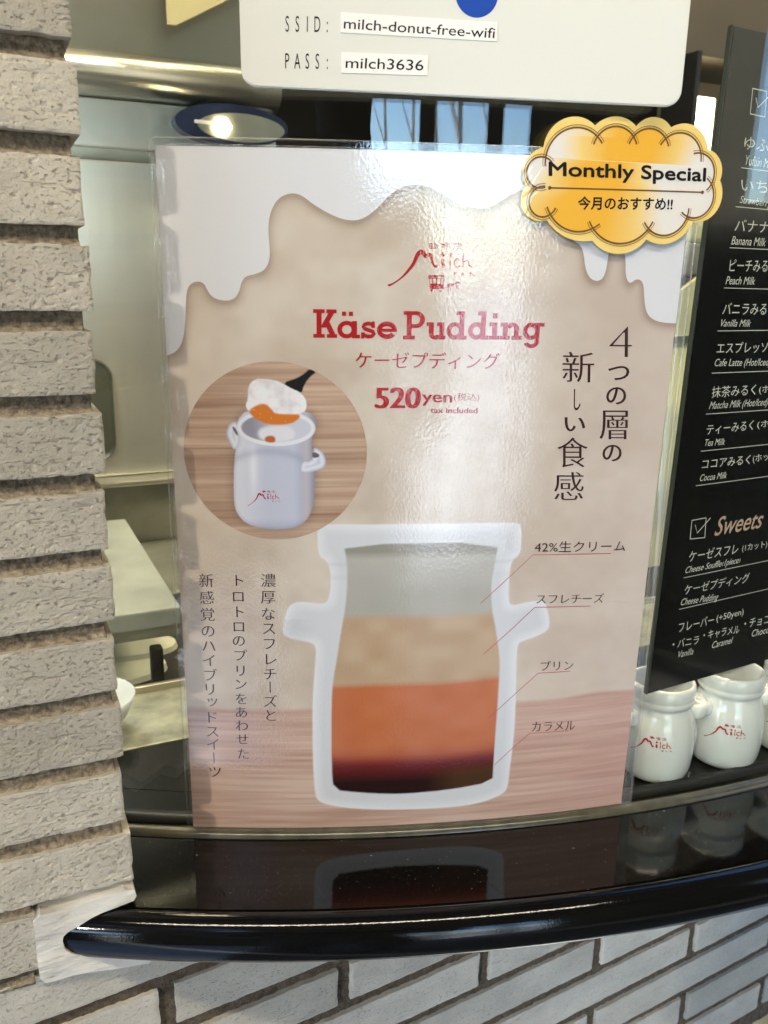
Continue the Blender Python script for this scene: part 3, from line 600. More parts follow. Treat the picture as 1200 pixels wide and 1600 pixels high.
# the courses behind, going on to the left of the frame, and their mortar
def rough_slab(name, f, u0, u1, v0, v1, h0, D, step, amp, mat, parent, seed, lip=0.0):
    r = np.random.default_rng(seed)
    nu, nv = int((u1 - u0) / step), max(2, int((v1 - v0) / step))
    V, F = [], []
    for i in range(nu + 1):
        for j in range(nv + 1):
            lp = lip * max(0.0, 1 - (v1 - v0) * j / nv / 4.2)
            V.append(f(u0 + (u1 - u0) * i / nu, v0 + (v1 - v0) * j / nv, h0 + lp + (r.random() - .5) * amp))
    idx = lambda i, j: i * (nv + 1) + j
    F = [(idx(i, j), idx(i + 1, j), idx(i + 1, j + 1), idx(i, j + 1)) for i in range(nu) for j in range(nv)]
    ring = [idx(i, 0) for i in range(nu)] + [idx(nu, j) for j in range(nv)] + [idx(nu - i, nv) for i in range(nu)] + [idx(0, nv - j) for j in range(nv)]
    def back(k):
        i, j = divmod(k, nv + 1)
        return f(u0 + (u1 - u0) * i / nu, v0 + (v1 - v0) * j / nv, h0 - D)
    b0 = len(V)
    for k in ring: V.append(back(k))
    n = len(ring)
    for k in range(n): F.append((ring[k], b0 + k, b0 + (k + 1) % n, ring[(k + 1) % n]))
    return from_py(name, V, F, mat, parent, True)
for k in range(12):
    zb_ = 12.2 + COURSE * k - (1.2 if k > 8 else 0)
    rough_slab('mortar_joint', on_pillar, -150, -3.0 + ends[k] * .5, zb_ + 29.6, zb_ + 41.5, -8.5, 54, 1.2, .5, M_mortar, pillar, 300 + k, 6.5)

# ---- brick wall under the counter
wall = empty('brick_wall', on_wall(0, -300, 0), 'pale grey brick wall in running bond under the black counter', 'wall')
vf_full = [displaced_brick(241, 30.6, 50, 110, 15, 80 + k, .28, .12) for k in range(4)]
meshes = []
row = 0
for r_ in range(9):
    ztop = -40.3 - COURSE * r_
    off = 66 if r_ % 2 == 1 else 192
    for c in range(-1, 4):
        u0 = off - 252 + 6 + 252 * c
        if u0 > 800 or (c == -1 and u0 + 241 < -60): continue
        k = (r_ * 3 + c) % 4
        V, F = vf_full[k]
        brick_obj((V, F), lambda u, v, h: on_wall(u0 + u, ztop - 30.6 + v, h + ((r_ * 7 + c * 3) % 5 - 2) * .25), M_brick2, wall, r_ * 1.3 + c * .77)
# top course: cut brick left of the nosing, then the hidden run under the stone
V, F = displaced_brick(60, 35.5, 60, 55, 26, 99, .5, .45)
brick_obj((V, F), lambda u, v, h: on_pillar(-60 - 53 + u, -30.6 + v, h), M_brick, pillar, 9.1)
rough_slab('mortar_joint', on_pillar, -150, -54, 3.5, 13.5, -8, 50, 1.3, .6, M_mortar, pillar, 77, 6)
rough_slab('mortar_joint', on_pillar, -150, -56, -41.5, -29.5, -8, 50, 1.3, .6, M_mortar, pillar, 78, 6)
rough_slab('mortar_bed', on_wall, -120, 900, -420, -34, -3.6, 30, 3.2, 1.2, M_mortar2, wall, 5)

# ---- silicone round the end of the stone
seal = smooth_closed(D['seal'], 1)
so = slab('silicone_patch', seal, on_pillar, 1.2, 22, M_caulk, None)
tag(so, 'smeared white silicone filling the gap between brick pillar and counter end', 'sealant')

# ---- granite counter
A0, A1 = math.radians(-11), math.radians(33)
counter = empty('stone_counter', (CX, CY - 1.1, ZC + ZB - .03), 'curved black granite counter with a thick rounded front nosing', 'counter')
zt = -.004
lathe('counter_top', [(.995, zt - .030), (.995, zt), (1.045, zt), (1.113, zt), (1.113, zt - .030)], A0, A1, 90, M_granite, counter, smooth=False)
prof = [(1.1133, zt - .002)] + [(1.114 + .014 * math.sin(math.radians(t)), zt - .016 + .016 * math.cos(math.radians(t))) for t in range(4, 181, 8)] + [(1.06, zt - .0322), (.99, zt - .0322)]
lathe('nosing', prof, A0, A1, 110, M_nosing, counter)
inner = []
arc = [(CX + .994 * math.sin(a), CY - .994 * math.cos(a)) for a in np.linspace(math.radians(-14), math.radians(33), 24)]
q0, q1 = kit(-.12, .628, 0), kit(.95, .628, 0)
# the stone runs on inside as far as the steel worktop
def inner_pt(x, y):
    b = -x * math.sin(KA) + y * math.cos(KA)
    return b
arc_in = [p for p in arc]
back = []
for (x, y) in arc:
    a_ = x * math.cos(KA) + y * math.sin(KA); b_ = inner_pt(x, y)
    back.append(kit(a_, max(b_ + .002, .6275), 0)[:2])
V = [(x, y, ZC + ZB + zt - .0003) for x, y in arc_in] + [(x, y, ZC + ZB + zt - .0003) for x, y in back] + [(x, y, ZC + ZB + zt - .03) for x, y in arc_in] + [(x, y, ZC + ZB + zt - .03) for x, y in back]
n = len(arc)
F = [(i, i + 1, n + i + 1, n + i) for i in range(n - 1)] + [(n + i, n + i + 1, 3 * n + i + 1, 3 * n + i) for i in range(n - 1)] + [(2 * n + i, 3 * n + i, 3 * n + i + 1, 2 * n + i + 1) for i in range(n - 1)]
from_py('inner_ledge', V, F, M_granite, counter)

# ---- curved window
win = empty('curved_window', (CX, CY - 1.04, ZC + ZB), 'curved clear window glass standing on the black counter', 'window')
def curved_sheet(name, s0, s1, z0, z1, h, mat, parent, ns=60, thick=0.0, nz=1, uvs=True):
    V, F, U = [], [], []
    for i in range(ns + 1):
        for j in range(nz + 1):
            s = s0 + (s1 - s0) * i / ns; z = z0 + (z1 - z0) * j / nz
            V.append(surf(s, z, h)); U.append((s * 10, z * 10))
    idx = lambda i, j: i * (nz + 1) + j
    F = [(idx(i, j), idx(i + 1, j), idx(i + 1, j + 1), idx(i, j + 1)) for i in range(ns) for j in range(nz)]
    if thick:
        m = len(V)
        for i in range(ns + 1):
            for j in range(nz + 1):
                s = s0 + (s1 - s0) * i / ns; z = z0 + (z1 - z0) * j / nz
                V.append(surf(s, z, h - thick)); U.append((s * 10, z * 10))
        F += [(m + idx(i, j), m + idx(i, j + 1), m + idx(i + 1, j + 1), m + idx(i + 1, j)) for i in range(ns) for j in range(nz)]
        # edge faces get their own vertices so that the faces stay smooth and the edges sharp
        rim = [(idx(i, nz), idx(i + 1, nz), m + idx(i + 1, nz), m + idx(i, nz)) for i in range(ns)]
        rim += [(idx(i, 0), m + idx(i, 0), m + idx(i + 1, 0), idx(i + 1, 0)) for i in range(ns)]
        for i in (0, ns):
            rim += [(idx(i, j), m + idx(i, j), m + idx(i, j + 1), idx(i, j + 1)) for j in range(nz)]
        for q in rim:
            b0 = len(V)
            for k in q: V.append(V[k]); U.append(U[k])
            F.append((b0, b0 + 1, b0 + 2, b0 + 3))
    return from_py(name, V, F, mat, parent, True, U)
curved_sheet('glass_pane', -.16, .66, -.0035, .80, -.0015, M_glass, win, 60, .006)
lathe('seal_strip', [(1.0396, zt), (1.0396, zt + .003), (1.0404, zt + .0040), (1.0425, zt + .0042), (1.0452, zt + .0034), (1.0468, zt + .0018), (1.0474, zt + .0001)], A0, A1, 90, M_seal, win)
lathe('inner_gasket', [(1.0245, zt + .0001), (1.0250, zt + .005), (1.0322, zt + .005), (1.0325, zt + .0001)], A0, A1, 90, M_black, win)

# ================================================================== kitchen behind the glass
kroom = dict(kind='structure')
tag(kbox('kitchen_floor', -.6, 3.2, .60, 3.6, -1.16, -1.14, M_steel_d), kind='structure')
tag(kbox('ceiling', -.6, 3.2, .62, 3.6, 1.20, 1.24, M_cream), kind='structure')
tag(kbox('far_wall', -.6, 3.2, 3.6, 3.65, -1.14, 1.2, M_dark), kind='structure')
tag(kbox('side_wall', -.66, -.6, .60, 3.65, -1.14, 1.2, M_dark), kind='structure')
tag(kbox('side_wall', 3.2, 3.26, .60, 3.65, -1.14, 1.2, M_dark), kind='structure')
# steel-clad partition on the left: hood, rounded rail, panels, door
part = empty('steel_partition', kit(.1, 1.25, -.3), 'stainless steel kitchen cabinets with a rounded pull rail seen through the glass at left', 'cabinet')
kbox('upper_panel', -.5, .406, 1.25, 1.34, .279, .75, M_steel, part, .004)
# rounded rail
V, F = [], []
pts = [(1.252, .280)] + [(1.25 - .030 * math.sin(math.radians(t)), .2525 + .0265 * math.cos(math.radians(t))) for t in range(0, 181, 15)] + [(1.252, .2255)]
for a_ in (-.5, .406):
    for b_, z_ in pts: V.append(kit(a_, b_, z_))
m = len(pts)
F = [(i, i + 1, m + i + 1, m + i) for i in range(m - 1)] + [tuple(range(m))[::-1], tuple(range(m, 2 * m))]
from_py('pull_rail', V, F, M_steel, part, True)
kbox('middle_panel', -.5, .406, 1.25, 1.34, .1665, .2245, M_panel, part, .002)
kbox('dark_groove', -.5, .406, 1.262, 1.34, .151, .166, M_steel_d, part)
kbox('lower_panel', -.5, .406, 1.25, 1.34, -.272, .150, M_panel, part, .003)
V, F = [], []
pc = []
for (ca_, cz_, a0_) in ((.135, -.222, -90), (.135, -.133, 0), (.06, -.133, 90), (.06, -.222, 180)):
    pc += [(ca_ + .028 * math.cos(math.radians(a0_ + t)), cz_ + .028 * math.sin(math.radians(a0_ + t))) for t in range(0, 91, 15)]
for k_, (b_, g_) in enumerate(((1.2498, 0), (1.2440, -.002), (1.2480, -.006))):
    for (x_, z_) in pc:
        d_ = math.hypot(x_ - .0975, z_ + .1775)
        V.append(kit(x_ + (x_ - .0975) / d_ * g_, b_, z_ + (z_ + .1775) / d_ * g_))
n_ = len(pc)
F = [(k_ * n_ + i, k_ * n_ + (i + 1) % n_, (k_ + 1) * n_ + (i + 1) % n_, (k_ + 1) * n_ + i) for k_ in range(2) for i in range(n_)] + [tuple(range(2 * n_, 3 * n_))]
from_py('recessed_pull', V, F, pbr('dark_pull', (.12, .125, .09, 1), .3, metal=.5), part, False)
kbox('kick_ledge', -.5, .406, 1.21, 1.34, -.280, -.2725, M_steel, part, .002)
kbox('base_panel', -.5, .406, 1.25, 1.34, -.60, -.281, M_steel_d, part)
# dark-rimmed oval plate; its glowing spot stands in for a lamp reflection
lamp = empty('oval_rimmed_plate', kit(.345, 1.24, .205), 'dark-rimmed oval plate on the steel kitchen wall with a glowing spot for a lamp reflection', 'lamp')
def oval(name, ca, cz, ra, rz, b, depth, mat, parent, n=40, inner=None):
    V, F = [], []
    for i in range(n):
        t = 2 * math.pi * i / n
        V.append(kit(ca + ra * math.cos(t), b, cz + rz * math.sin(t)))
    for i in range(n):
        t = 2 * math.pi * i / n
        V.append(kit(ca + (inner or ra) * math.cos(t) if False else ca + ra * math.cos(t), b + depth, cz + rz * math.sin(t)))
    F = [tuple(range(n))] + [(i, n + i, n + (i + 1) % n, (i + 1) % n) for i in range(n)]
    return from_py(name, V, F, mat, parent)
M_navy = pbr('navy_rim', (.015, .02, .05, 1), .25)
M_reflection_glow = pbr('lamp_reflection_glow', (1, .9, .7, 1), .5, emit=((1, .86, .58, 1), 5.0))
oval('rim', .338, .203, .078, .026, 1.225, .025, M_navy, lamp)
oval('lens', .350, .200, .060, .018, 1.2235, .0012, M_steel_d, lamp)
oval('reflection_spot', .322, .199, .0125, .0125, 1.219, .004, M_reflection_glow, lamp, 6)
kbox('pale_strip', .285, .310, 1.219, 1.222, .2005, .2045, M_caulk, lamp)
# added cool fill light, unseen behind the brick pillar, brightens the steel panels
wl_ = empty('panel_fill_light', kit(.02, 1.15, .05), 'cool white fill light added unseen behind the brick pillar to brighten the steel cabinets', 'light')
kbox('tube', -.03, .045, 1.12, 1.15, .02, .15, pbr('cool_fill_tube', (.8, .9, 1, 1), .5, emit=((.82, .91, 1, 1), PANEL_FILL)), wl_, .004)
kbox('bracket', -.02, .035, 1.151, 1.249, .03, .06, M_steel_d, wl_)
# hanging sheet
o = from_py('hanging_sheet', [kit(.2505, 1.2, .60), kit(.2505, 1.2, .309), kit(.262, 1.2, .309), kit(.375, 1.2, .372), kit(.375, 1.2, .60),
    kit(.2505, 1.203, .60), kit(.2505, 1.203, .309), kit(.262, 1.203, .309), kit(.375, 1.203, .372), kit(.375, 1.203, .60)],
    [(0, 1, 2, 3, 4), (5, 9, 8, 7, 6), (0, 5, 6, 1), (1, 6, 7, 2), (2, 7, 8, 3), (3, 8, 9, 4)], M_oven)
tag(o, 'pale yellow sheet hanging in the kitchen, cut off by the top edge', 'sheet')
# worktops
wt = empty('steel_worktop', kit(.1, .68, -.36), 'scratched olive steel worktop strip just inside the black ledge', 'worktop')
kbox('top', -.5, 1.6, .629, .722, -.392, -.3556, pbr('scratched_steel', (.42, .41, .30, 1), .35, metal=.5, vary=(55, .35, (1, 1, 1)), bump=(40, .3, .001)), wt, .001)
kbox('back_lip', -.5, 1.6, .7222, .728, -.392, -.3500, M_steel, wt, .001)
bench = empty('raised_bench', kit(.0, .9, -.4), 'grey green raised bench top in the kitchen at left', 'bench')
M_bench = pbr('grey_green_laminate', (.31, .32, .26, 1), .42, vary=(18, .15))
kbox('bench_top', -.5, .150, .775, 1.115, -.318, -.300, M_bench, bench, .002)
kbox('front_rail', -.5, .150, .783, .79, -.331, -.3185, M_steel_d, bench)
kbox('leg', -.06, -.042, .80, .82, -1.14, -.3185, M_steel_d, bench)
low = kbox('low_counter', .02, .405, 1.01, 1.245, -.50, -.372, M_steel_d, None, .002)
tag(low, 'dull olive steel counter running behind the raised bench', 'counter')
well = kbox('dark_well', -.5, 1.6, .729, 1.0, -.44, -.43, M_dark, None)
tag(well, 'dark recessed well between the steel worktop and the bench', 'tray')
def paddle(name, a, b, z, la, lb, rot, mat, label, cat, group=None):
    V, F = [], []
    n = 28
    for k, zz in enumerate((z, z + .006)):
        for i in range(n):
            t = 2 * math.pi * i / n
            x, y = la * math.copysign(abs(math.cos(t)) ** .8, math.cos(t)), lb * math.copysign(abs(math.sin(t)) ** .9, math.sin(t))
            s_ = .97 if k else 1
            V.append(kit(a + s_ * (x * math.cos(rot) - y * math.sin(rot)), b + s_ * (x * math.sin(rot) + y * math.cos(rot)), zz))
    F = [tuple(range(n))[::-1], tuple(range(n, 2 * n))] + [(i, (i + 1) % n, n + (i + 1) % n, n + i) for i in range(n)]
    o = from_py(name, V, F, mat)
    return tag(o, label, cat, group)
M_ivory = pbr('ivory_plastic', (.74, .73, .52, 1), .35)
paddle('white_plate', .095, .868, -.402, .056, .032, .10, M_ivory, 'long ivory plate lying in the dark well behind the worktop, lower of two', 'plate')
paddle('white_plate', .112, .912, -.396, .058, .028, -.10, M_ivory, 'narrow ivory plate further back in the dark well, partly behind the other', 'plate')
o = kbox('black_knob', .124, .136, .80, .814, -.43, -.350, M_black, None, .003)
tag(o, 'small black knob standing in front of the ivory plates', 'knob')
# bowl at the pillar
def round_thing(name, a, b, prof, mat, n=40, parent=None):
    x, y, _ = kit(a, b, 0)
    return lathe(name, prof, 0, 2 * math.pi, n, mat, parent, cx=x, cy=y, full=True)
o = round_thing('white_bowl', .052, .672, [(.0, .004), (.020, .002), (.030, .012), (.036, .026), (.0375, .026), (.031, .010), (.020, -.0035), (.0, -.0035)], M_white)
tag(o, 'small white bowl on the steel worktop beside the brick pillar', 'bowl')

# right of the poster: shelf units
cab = empty('cream_cabinet', kit(1.2, 1.25, -.5), 'pale yellow cabinet showing between the poster and the black menu board', 'cabinet')
kbox('door', .97, 1.7, 1.25, 1.30, -.565, -.100, M_cream, cab, .003)
kbox('worktop', .95, 1.7, 1.235, 1.6, -.099, -.086, M_steel, cab, .002)
kbox('scratched_plinth', .97, 1.7, 1.248, 1.30, -.612, -.566, pbr('flaked_paint', (.33, .31, .2, 1), .6, vary=(60, .9)), cab)
kbox('drawer', .95, 1.7, 1.24, 1.40, -.672, -.613, M_wood, cab, .002)
for k in range(6):
    kbox('slat', .95, 1.7, 1.235 - .004 * (k % 2), 1.40, -.690 - .017 * k, -.6765 - .017 * k, M_wood, cab, .001)
kbox('slat_backing', .96, 1.7, 1.26, 1.42, -.80, -.6735, M_dark, cab)
eq = kbox('dark_appliance', 1.0, 1.7, 1.30, 1.55, -.0855, .020, M_black, None, .005)
tag(eq, 'black appliance on the cream cabinet beside the menu board', 'appliance')
eq = kbox('steel_canister', 1.02, 1.6, 1.32, 1.5, .0205, .085, M_steel_d, None, .006)
tag(eq, 'dull steel box standing on the black appliance', 'canister')
eq = kbox('folded_cloth', 1.0, 1.62, 1.33, 1.52, .0855, .125, M_cream, None, .008)
tag(eq, 'cream cloth folded on the dull steel box', 'cloth')
V = [kit(1.02, 1.22, -.085), kit(1.30, 1.22, .09), kit(1.30, 1.22, -.085), kit(1.02, 1.228, -.085), kit(1.30, 1.228, .09), kit(1.30, 1.228, -.085)]
o = from_py('yellow_card', V, [(0, 2, 1), (3, 4, 5), (0, 1, 4, 3), (0, 3, 5, 2)], M_cream)
tag(o, 'triangular yellow card leaning on the cream cabinet', 'card')
beam = kbox('brown_beam', 1.09, 3.1, 1.25, 1.40, .385, .9, pbr('brown_beam_paint', (.085, .068, .045, 1), .5, vary=(3, .2)), None)
tag(beam, 'dark brown beam across the kitchen at top right', 'beam')
bw = kbox('beige_back_wall', 1.73, 3.1, 1.9, 1.95, -.2, .70, pbr('pinkish_plaster', (.46, .38, .28, 1), .7, vary=(4, .25)), None)
tag(bw, 'pinkish beige wall panel behind the menu board at right', 'wall')
fr_ = kbox('door_frame', 1.134, 1.144, 1.22, 1.30, -.0, .384, M_black, None, .002)
tag(fr_, 'black upright door frame behind the wavy sticker', 'door frame')
gl_ = empty('box_lamp', kit(1.27, 1.3, .29), 'glowing square box lamp behind the glass beside the menu board', 'lamp')
# lamp: housing and glowing face
kbox('housing', 1.16, 1.262, 1.30, 1.34, .238, .338, M_steel_d, gl_, .004)
kbox('glowing_face', 1.166, 1.256, 1.296, 1.2998, .243, .333, pbr('warm_glow', (1, .9, .7, 1), .5, emit=((1, .85, .55, 1), 2.6)), gl_, .001)
# ceiling lights that light the kitchen
for k, (a0_, a1_, b0_, b1_) in enumerate([(-.1, .35, .75, 1.05), (.75, 1.3, .75, 1.1)]):
    cl = empty('ceiling_light', kit(a0_, b0_, 1.19), ['warm square ceiling light over the left of the kitchen', 'warm square ceiling light over the right of the kitchen'][k], 'light')
    kbox('diffuser', a0_, a1_, b0_, b1_, 1.165, 1.18, pbr('warm_diffuser', (1, .9, .6, 1), .5, emit=((1, .87, .64, 1), KLIGHT)), cl)
    kbox('frame', a0_ - .02, a1_ + .02, b0_ - .02, b1_ + .02, 1.1805, 1.199, M_steel_d, cl)
# ================================================================== pudding pots behind the glass
LOGO_U0, LOGO_V0 = 117.0, 320.0
def logo_polys():
    P = [smooth_closed(p, 1) for p in D['logo'][:4]] + D['logo'][4:]
    P = [list(p) for p in P]
    for w, pts in D['logo_s']:
        P.append(tubes(pts, w / 7.06 / 2.47))
    return P
LP = logo_polys()
_all = np.concatenate([np.array(p) for p in LP[:5]])
LCU, LCV = (_all[:, 0].min() + _all[:, 0].max()) / 2 + 2, _all[:, 1].max() - 12
def pot_profile_r(z):
    zs = [0, 3, 12, 28, 42, 54, 60, 64]; rs = [20, 24, 26.2, 27.2, 26.9, 25.0, 23.2, 22.2]
    return float(np.interp(z, zs, rs))
def make_pot(a, b, turn, off, label):
    x, y, _ = kit(a, b, 0)
    zb_ = ZC + ZB - .004
    t = empty('pudding_pot', (x, y, zb_), label, 'pot', 'white pudding pots standing behind the glass')
    prof = [(0, .3), (19, 0), (21.5, .6), (24, 3), (25.4, 7.5), (26.2, 12), (26.9, 20), (27.2, 28), (27.2, 35), (26.9, 42), (26.2, 49), (25, 55), (23.4, 60), (22.3, 64), (22.2, 66.5), (23.6, 67.6), (24.3, 69.5), (24.3, 72), (23.9, 73), (24.3, 74), (24.4, 79), (24.1, 82.6), (23.2, 84.6), (22, 85), (21, 84), (20.6, 80), (19.8, 68), (21.5, 60), (24, 48), (24.4, 20), (20, 5), (0, 4)]
    lathe('body', [(r / 1000, z * .885 / 1000) for r, z in prof], 0, 2 * math.pi, 64, M_white, t, cx=x, cy=y, zbase=zb_, full=True)
    for sgn in (-1, 1):
        V, F = [], []
        n1, n2 = 36, 18
        for i in range(n1):
            p = 2 * math.pi * i / n1
            for j in range(n2):
                q = 2 * math.pi * j / n2
                rr = 7.6 + 3.0 * math.copysign(abs(math.cos(q)) ** .8, math.cos(q)); zz = 5.6 * math.copysign(abs(math.sin(q)) ** .8, math.sin(q))
                lx = 28.2 + rr * math.cos(p) * .95; ly = rr * math.sin(p) * 1.15; lz = 49.5 + zz + (lx - 28) * .12
                ang = turn + (math.pi if sgn < 0 else 0)
                V.append((x + (lx * math.cos(ang) - ly * math.sin(ang)) / 1000, y + (lx * math.sin(ang) + ly * math.cos(ang)) / 1000, zb_ + lz / 1000))
        F = [(i * n2 + j, ((i + 1) % n1) * n2 + j, ((i + 1) % n1) * n2 + (j + 1) % n2, i * n2 + (j + 1) % n2) for i in range(n1) for j in range(n2)]
        from_py('handle', V, F, M_white, t, True)
    k = .62
    face = math.atan2(-y, -x) - math.radians(off)
    def cup(u, v, h):
        z = 31 + (v - LCV) * k
        r = pot_profile_r(z / .885) + .35
        an = face + ((u - LCU) * k) / 26.5
        return (x + r * math.cos(an) / 1000, y + r * math.sin(an) / 1000, zb_ + z / 1000)
    keep = [p for p in LP if np.array(p)[:, 1].min() > 341 or np.array(p)[:, 0].max() < 128 ]
    me = fill_mesh(POT_LOGO, cup, 0, 2.0)
    link('red_emblem', me, INK['red'], t)
    return t
# the mountain-stroke M and the letters; the tram is only on the poster
POT_LOGO = [p for p in LP if min(q[1] for q in p) > TRAM_V or p is LP[0]]
make_pot(.437, .4430, math.radians(14), 13, 'white pudding pot with red emblem, first one right of the poster')
make_pot(.500, .4360, math.radians(18), 5, 'white pudding pot with red emblem, in the middle under the corner of the menu board')
make_pot(.563, .4290, math.radians(24), 10, 'white pudding pot cut off by the right edge of the photo')

# ================================================================== poster
poster = empty('pudding_poster', on_poster(148, 0, 0), 'laminated poster advertising a layered pudding, propped on the counter against the glass', 'poster')
def sd_poly(X, Y, P):
    """signed distance (negative inside) of points to polygon P"""
    P = np.array(P, float); Q = np.roll(P, -1, 0)
    d = np.full(X.shape, 1e9); ins = np.zeros(X.shape, bool)
    for (ax, ay), (bx, by) in zip(P, Q):
        ex, ey = bx - ax, by - ay
        t = np.clip(((X - ax) * ex + (Y - ay) * ey) / (ex * ex + ey * ey + 1e-12), 0, 1)
        d = np.minimum(d, (X - ax - t * ex) ** 2 + (Y - ay - t * ey) ** 2)
        if abs(ey) > 1e-9:
            c = ((ay > Y) != (by > Y)) & (X < ex * (Y - ay) / ey + ax)
            ins ^= c
    d = np.sqrt(d)
    return np.where(ins, -d, d)
def vn(X, Y, sx, sy, seed):
    r = np.random.default_rng(seed)
    fx, fy = (X - X.min()) / sx, (Y - Y.min()) / sy
    g = r.random((int(fx.max()) + 3, int(fy.max()) + 3))
    ix, iy = fx.astype(int), fy.astype(int); tx, ty = fx - ix, fy - iy
    tx = tx * tx * (3 - 2 * tx); ty = ty * ty * (3 - 2 * ty)
    return (g[ix, iy] * (1 - tx) + g[ix + 1, iy] * tx) * (1 - ty) + (g[ix, iy + 1] * (1 - tx) + g[ix + 1, iy + 1] * tx) * ty
def C3(r, g, b, k=None):
    return np.array(rgb(r, g, b, PK if k is None else k)[:3])
def mixc(A, B, t):
    return A * (1 - t[..., None]) + B * t[..., None]
def grid_print(name, u0, u1, v0, v1, step, h, colf, parent, mat, mask=None):
    nu, nv = int(round((u1 - u0) / step)), int(round((v1 - v0) / step))
    us, vs = np.linspace(u0, u1, nu + 1), np.linspace(v0, v1, nv + 1)
    X, Y = np.meshgrid(us, vs, indexing='ij')
    colr = colf(X, Y)
    s = X / 1000; z = Y / 1000
    a = KTH + KK * s; R = 1 / KK + LEAN * z + h / 1000
    V = np.stack([CX + R * np.sin(a), CY - R * np.cos(a), ZC + ZB + z], -1).reshape(-1, 3).astype(np.float32)
    I, J = np.meshgrid(np.arange(nu), np.arange(nv), indexing='ij')
    k = (I * (nv + 1) + J).ravel()
    F = np.stack([k, k + nv + 1, k + nv + 2, k + 1], 1).astype(np.int32)
    me = bpy.data.meshes.new(name)
    me.vertices.add(len(V)); me.vertices.foreach_set('co', V.ravel())
    me.loops.add(F.size); me.loops.foreach_set('vertex_index', F.ravel())
    me.polygons.add(len(F)); me.polygons.foreach_set('loop_start', np.arange(0, F.size, 4, dtype=np.int32))
    me.update(calc_edges=True)
    ca = me.color_attributes.new('print', 'FLOAT_COLOR', 'POINT')
    c4 = np.concatenate([colr, np.ones(colr.shape[:2] + (1,))], -1).reshape(-1).astype(np.float32)
    ca.data.foreach_set('color', c4)
    me.polygons.foreach_set('use_smooth', [True] * len(F))
    return link(name, me, mat, parent)
m, nt, out = mat_new('printed_paper')
b_ = N(nt, 'ShaderNodeBsdfPrincipled'); b_.inputs['Roughness'].default_value = .6; b_.inputs['Specular IOR Level'].default_value = .1
at = N(nt, 'ShaderNodeVertexColor'); at.layer_name = 'print'
nt.links.new(at.outputs[0], b_.inputs['Base Color']); nt.links.new(b_.outputs[0], out.inputs[0])
M_print = m

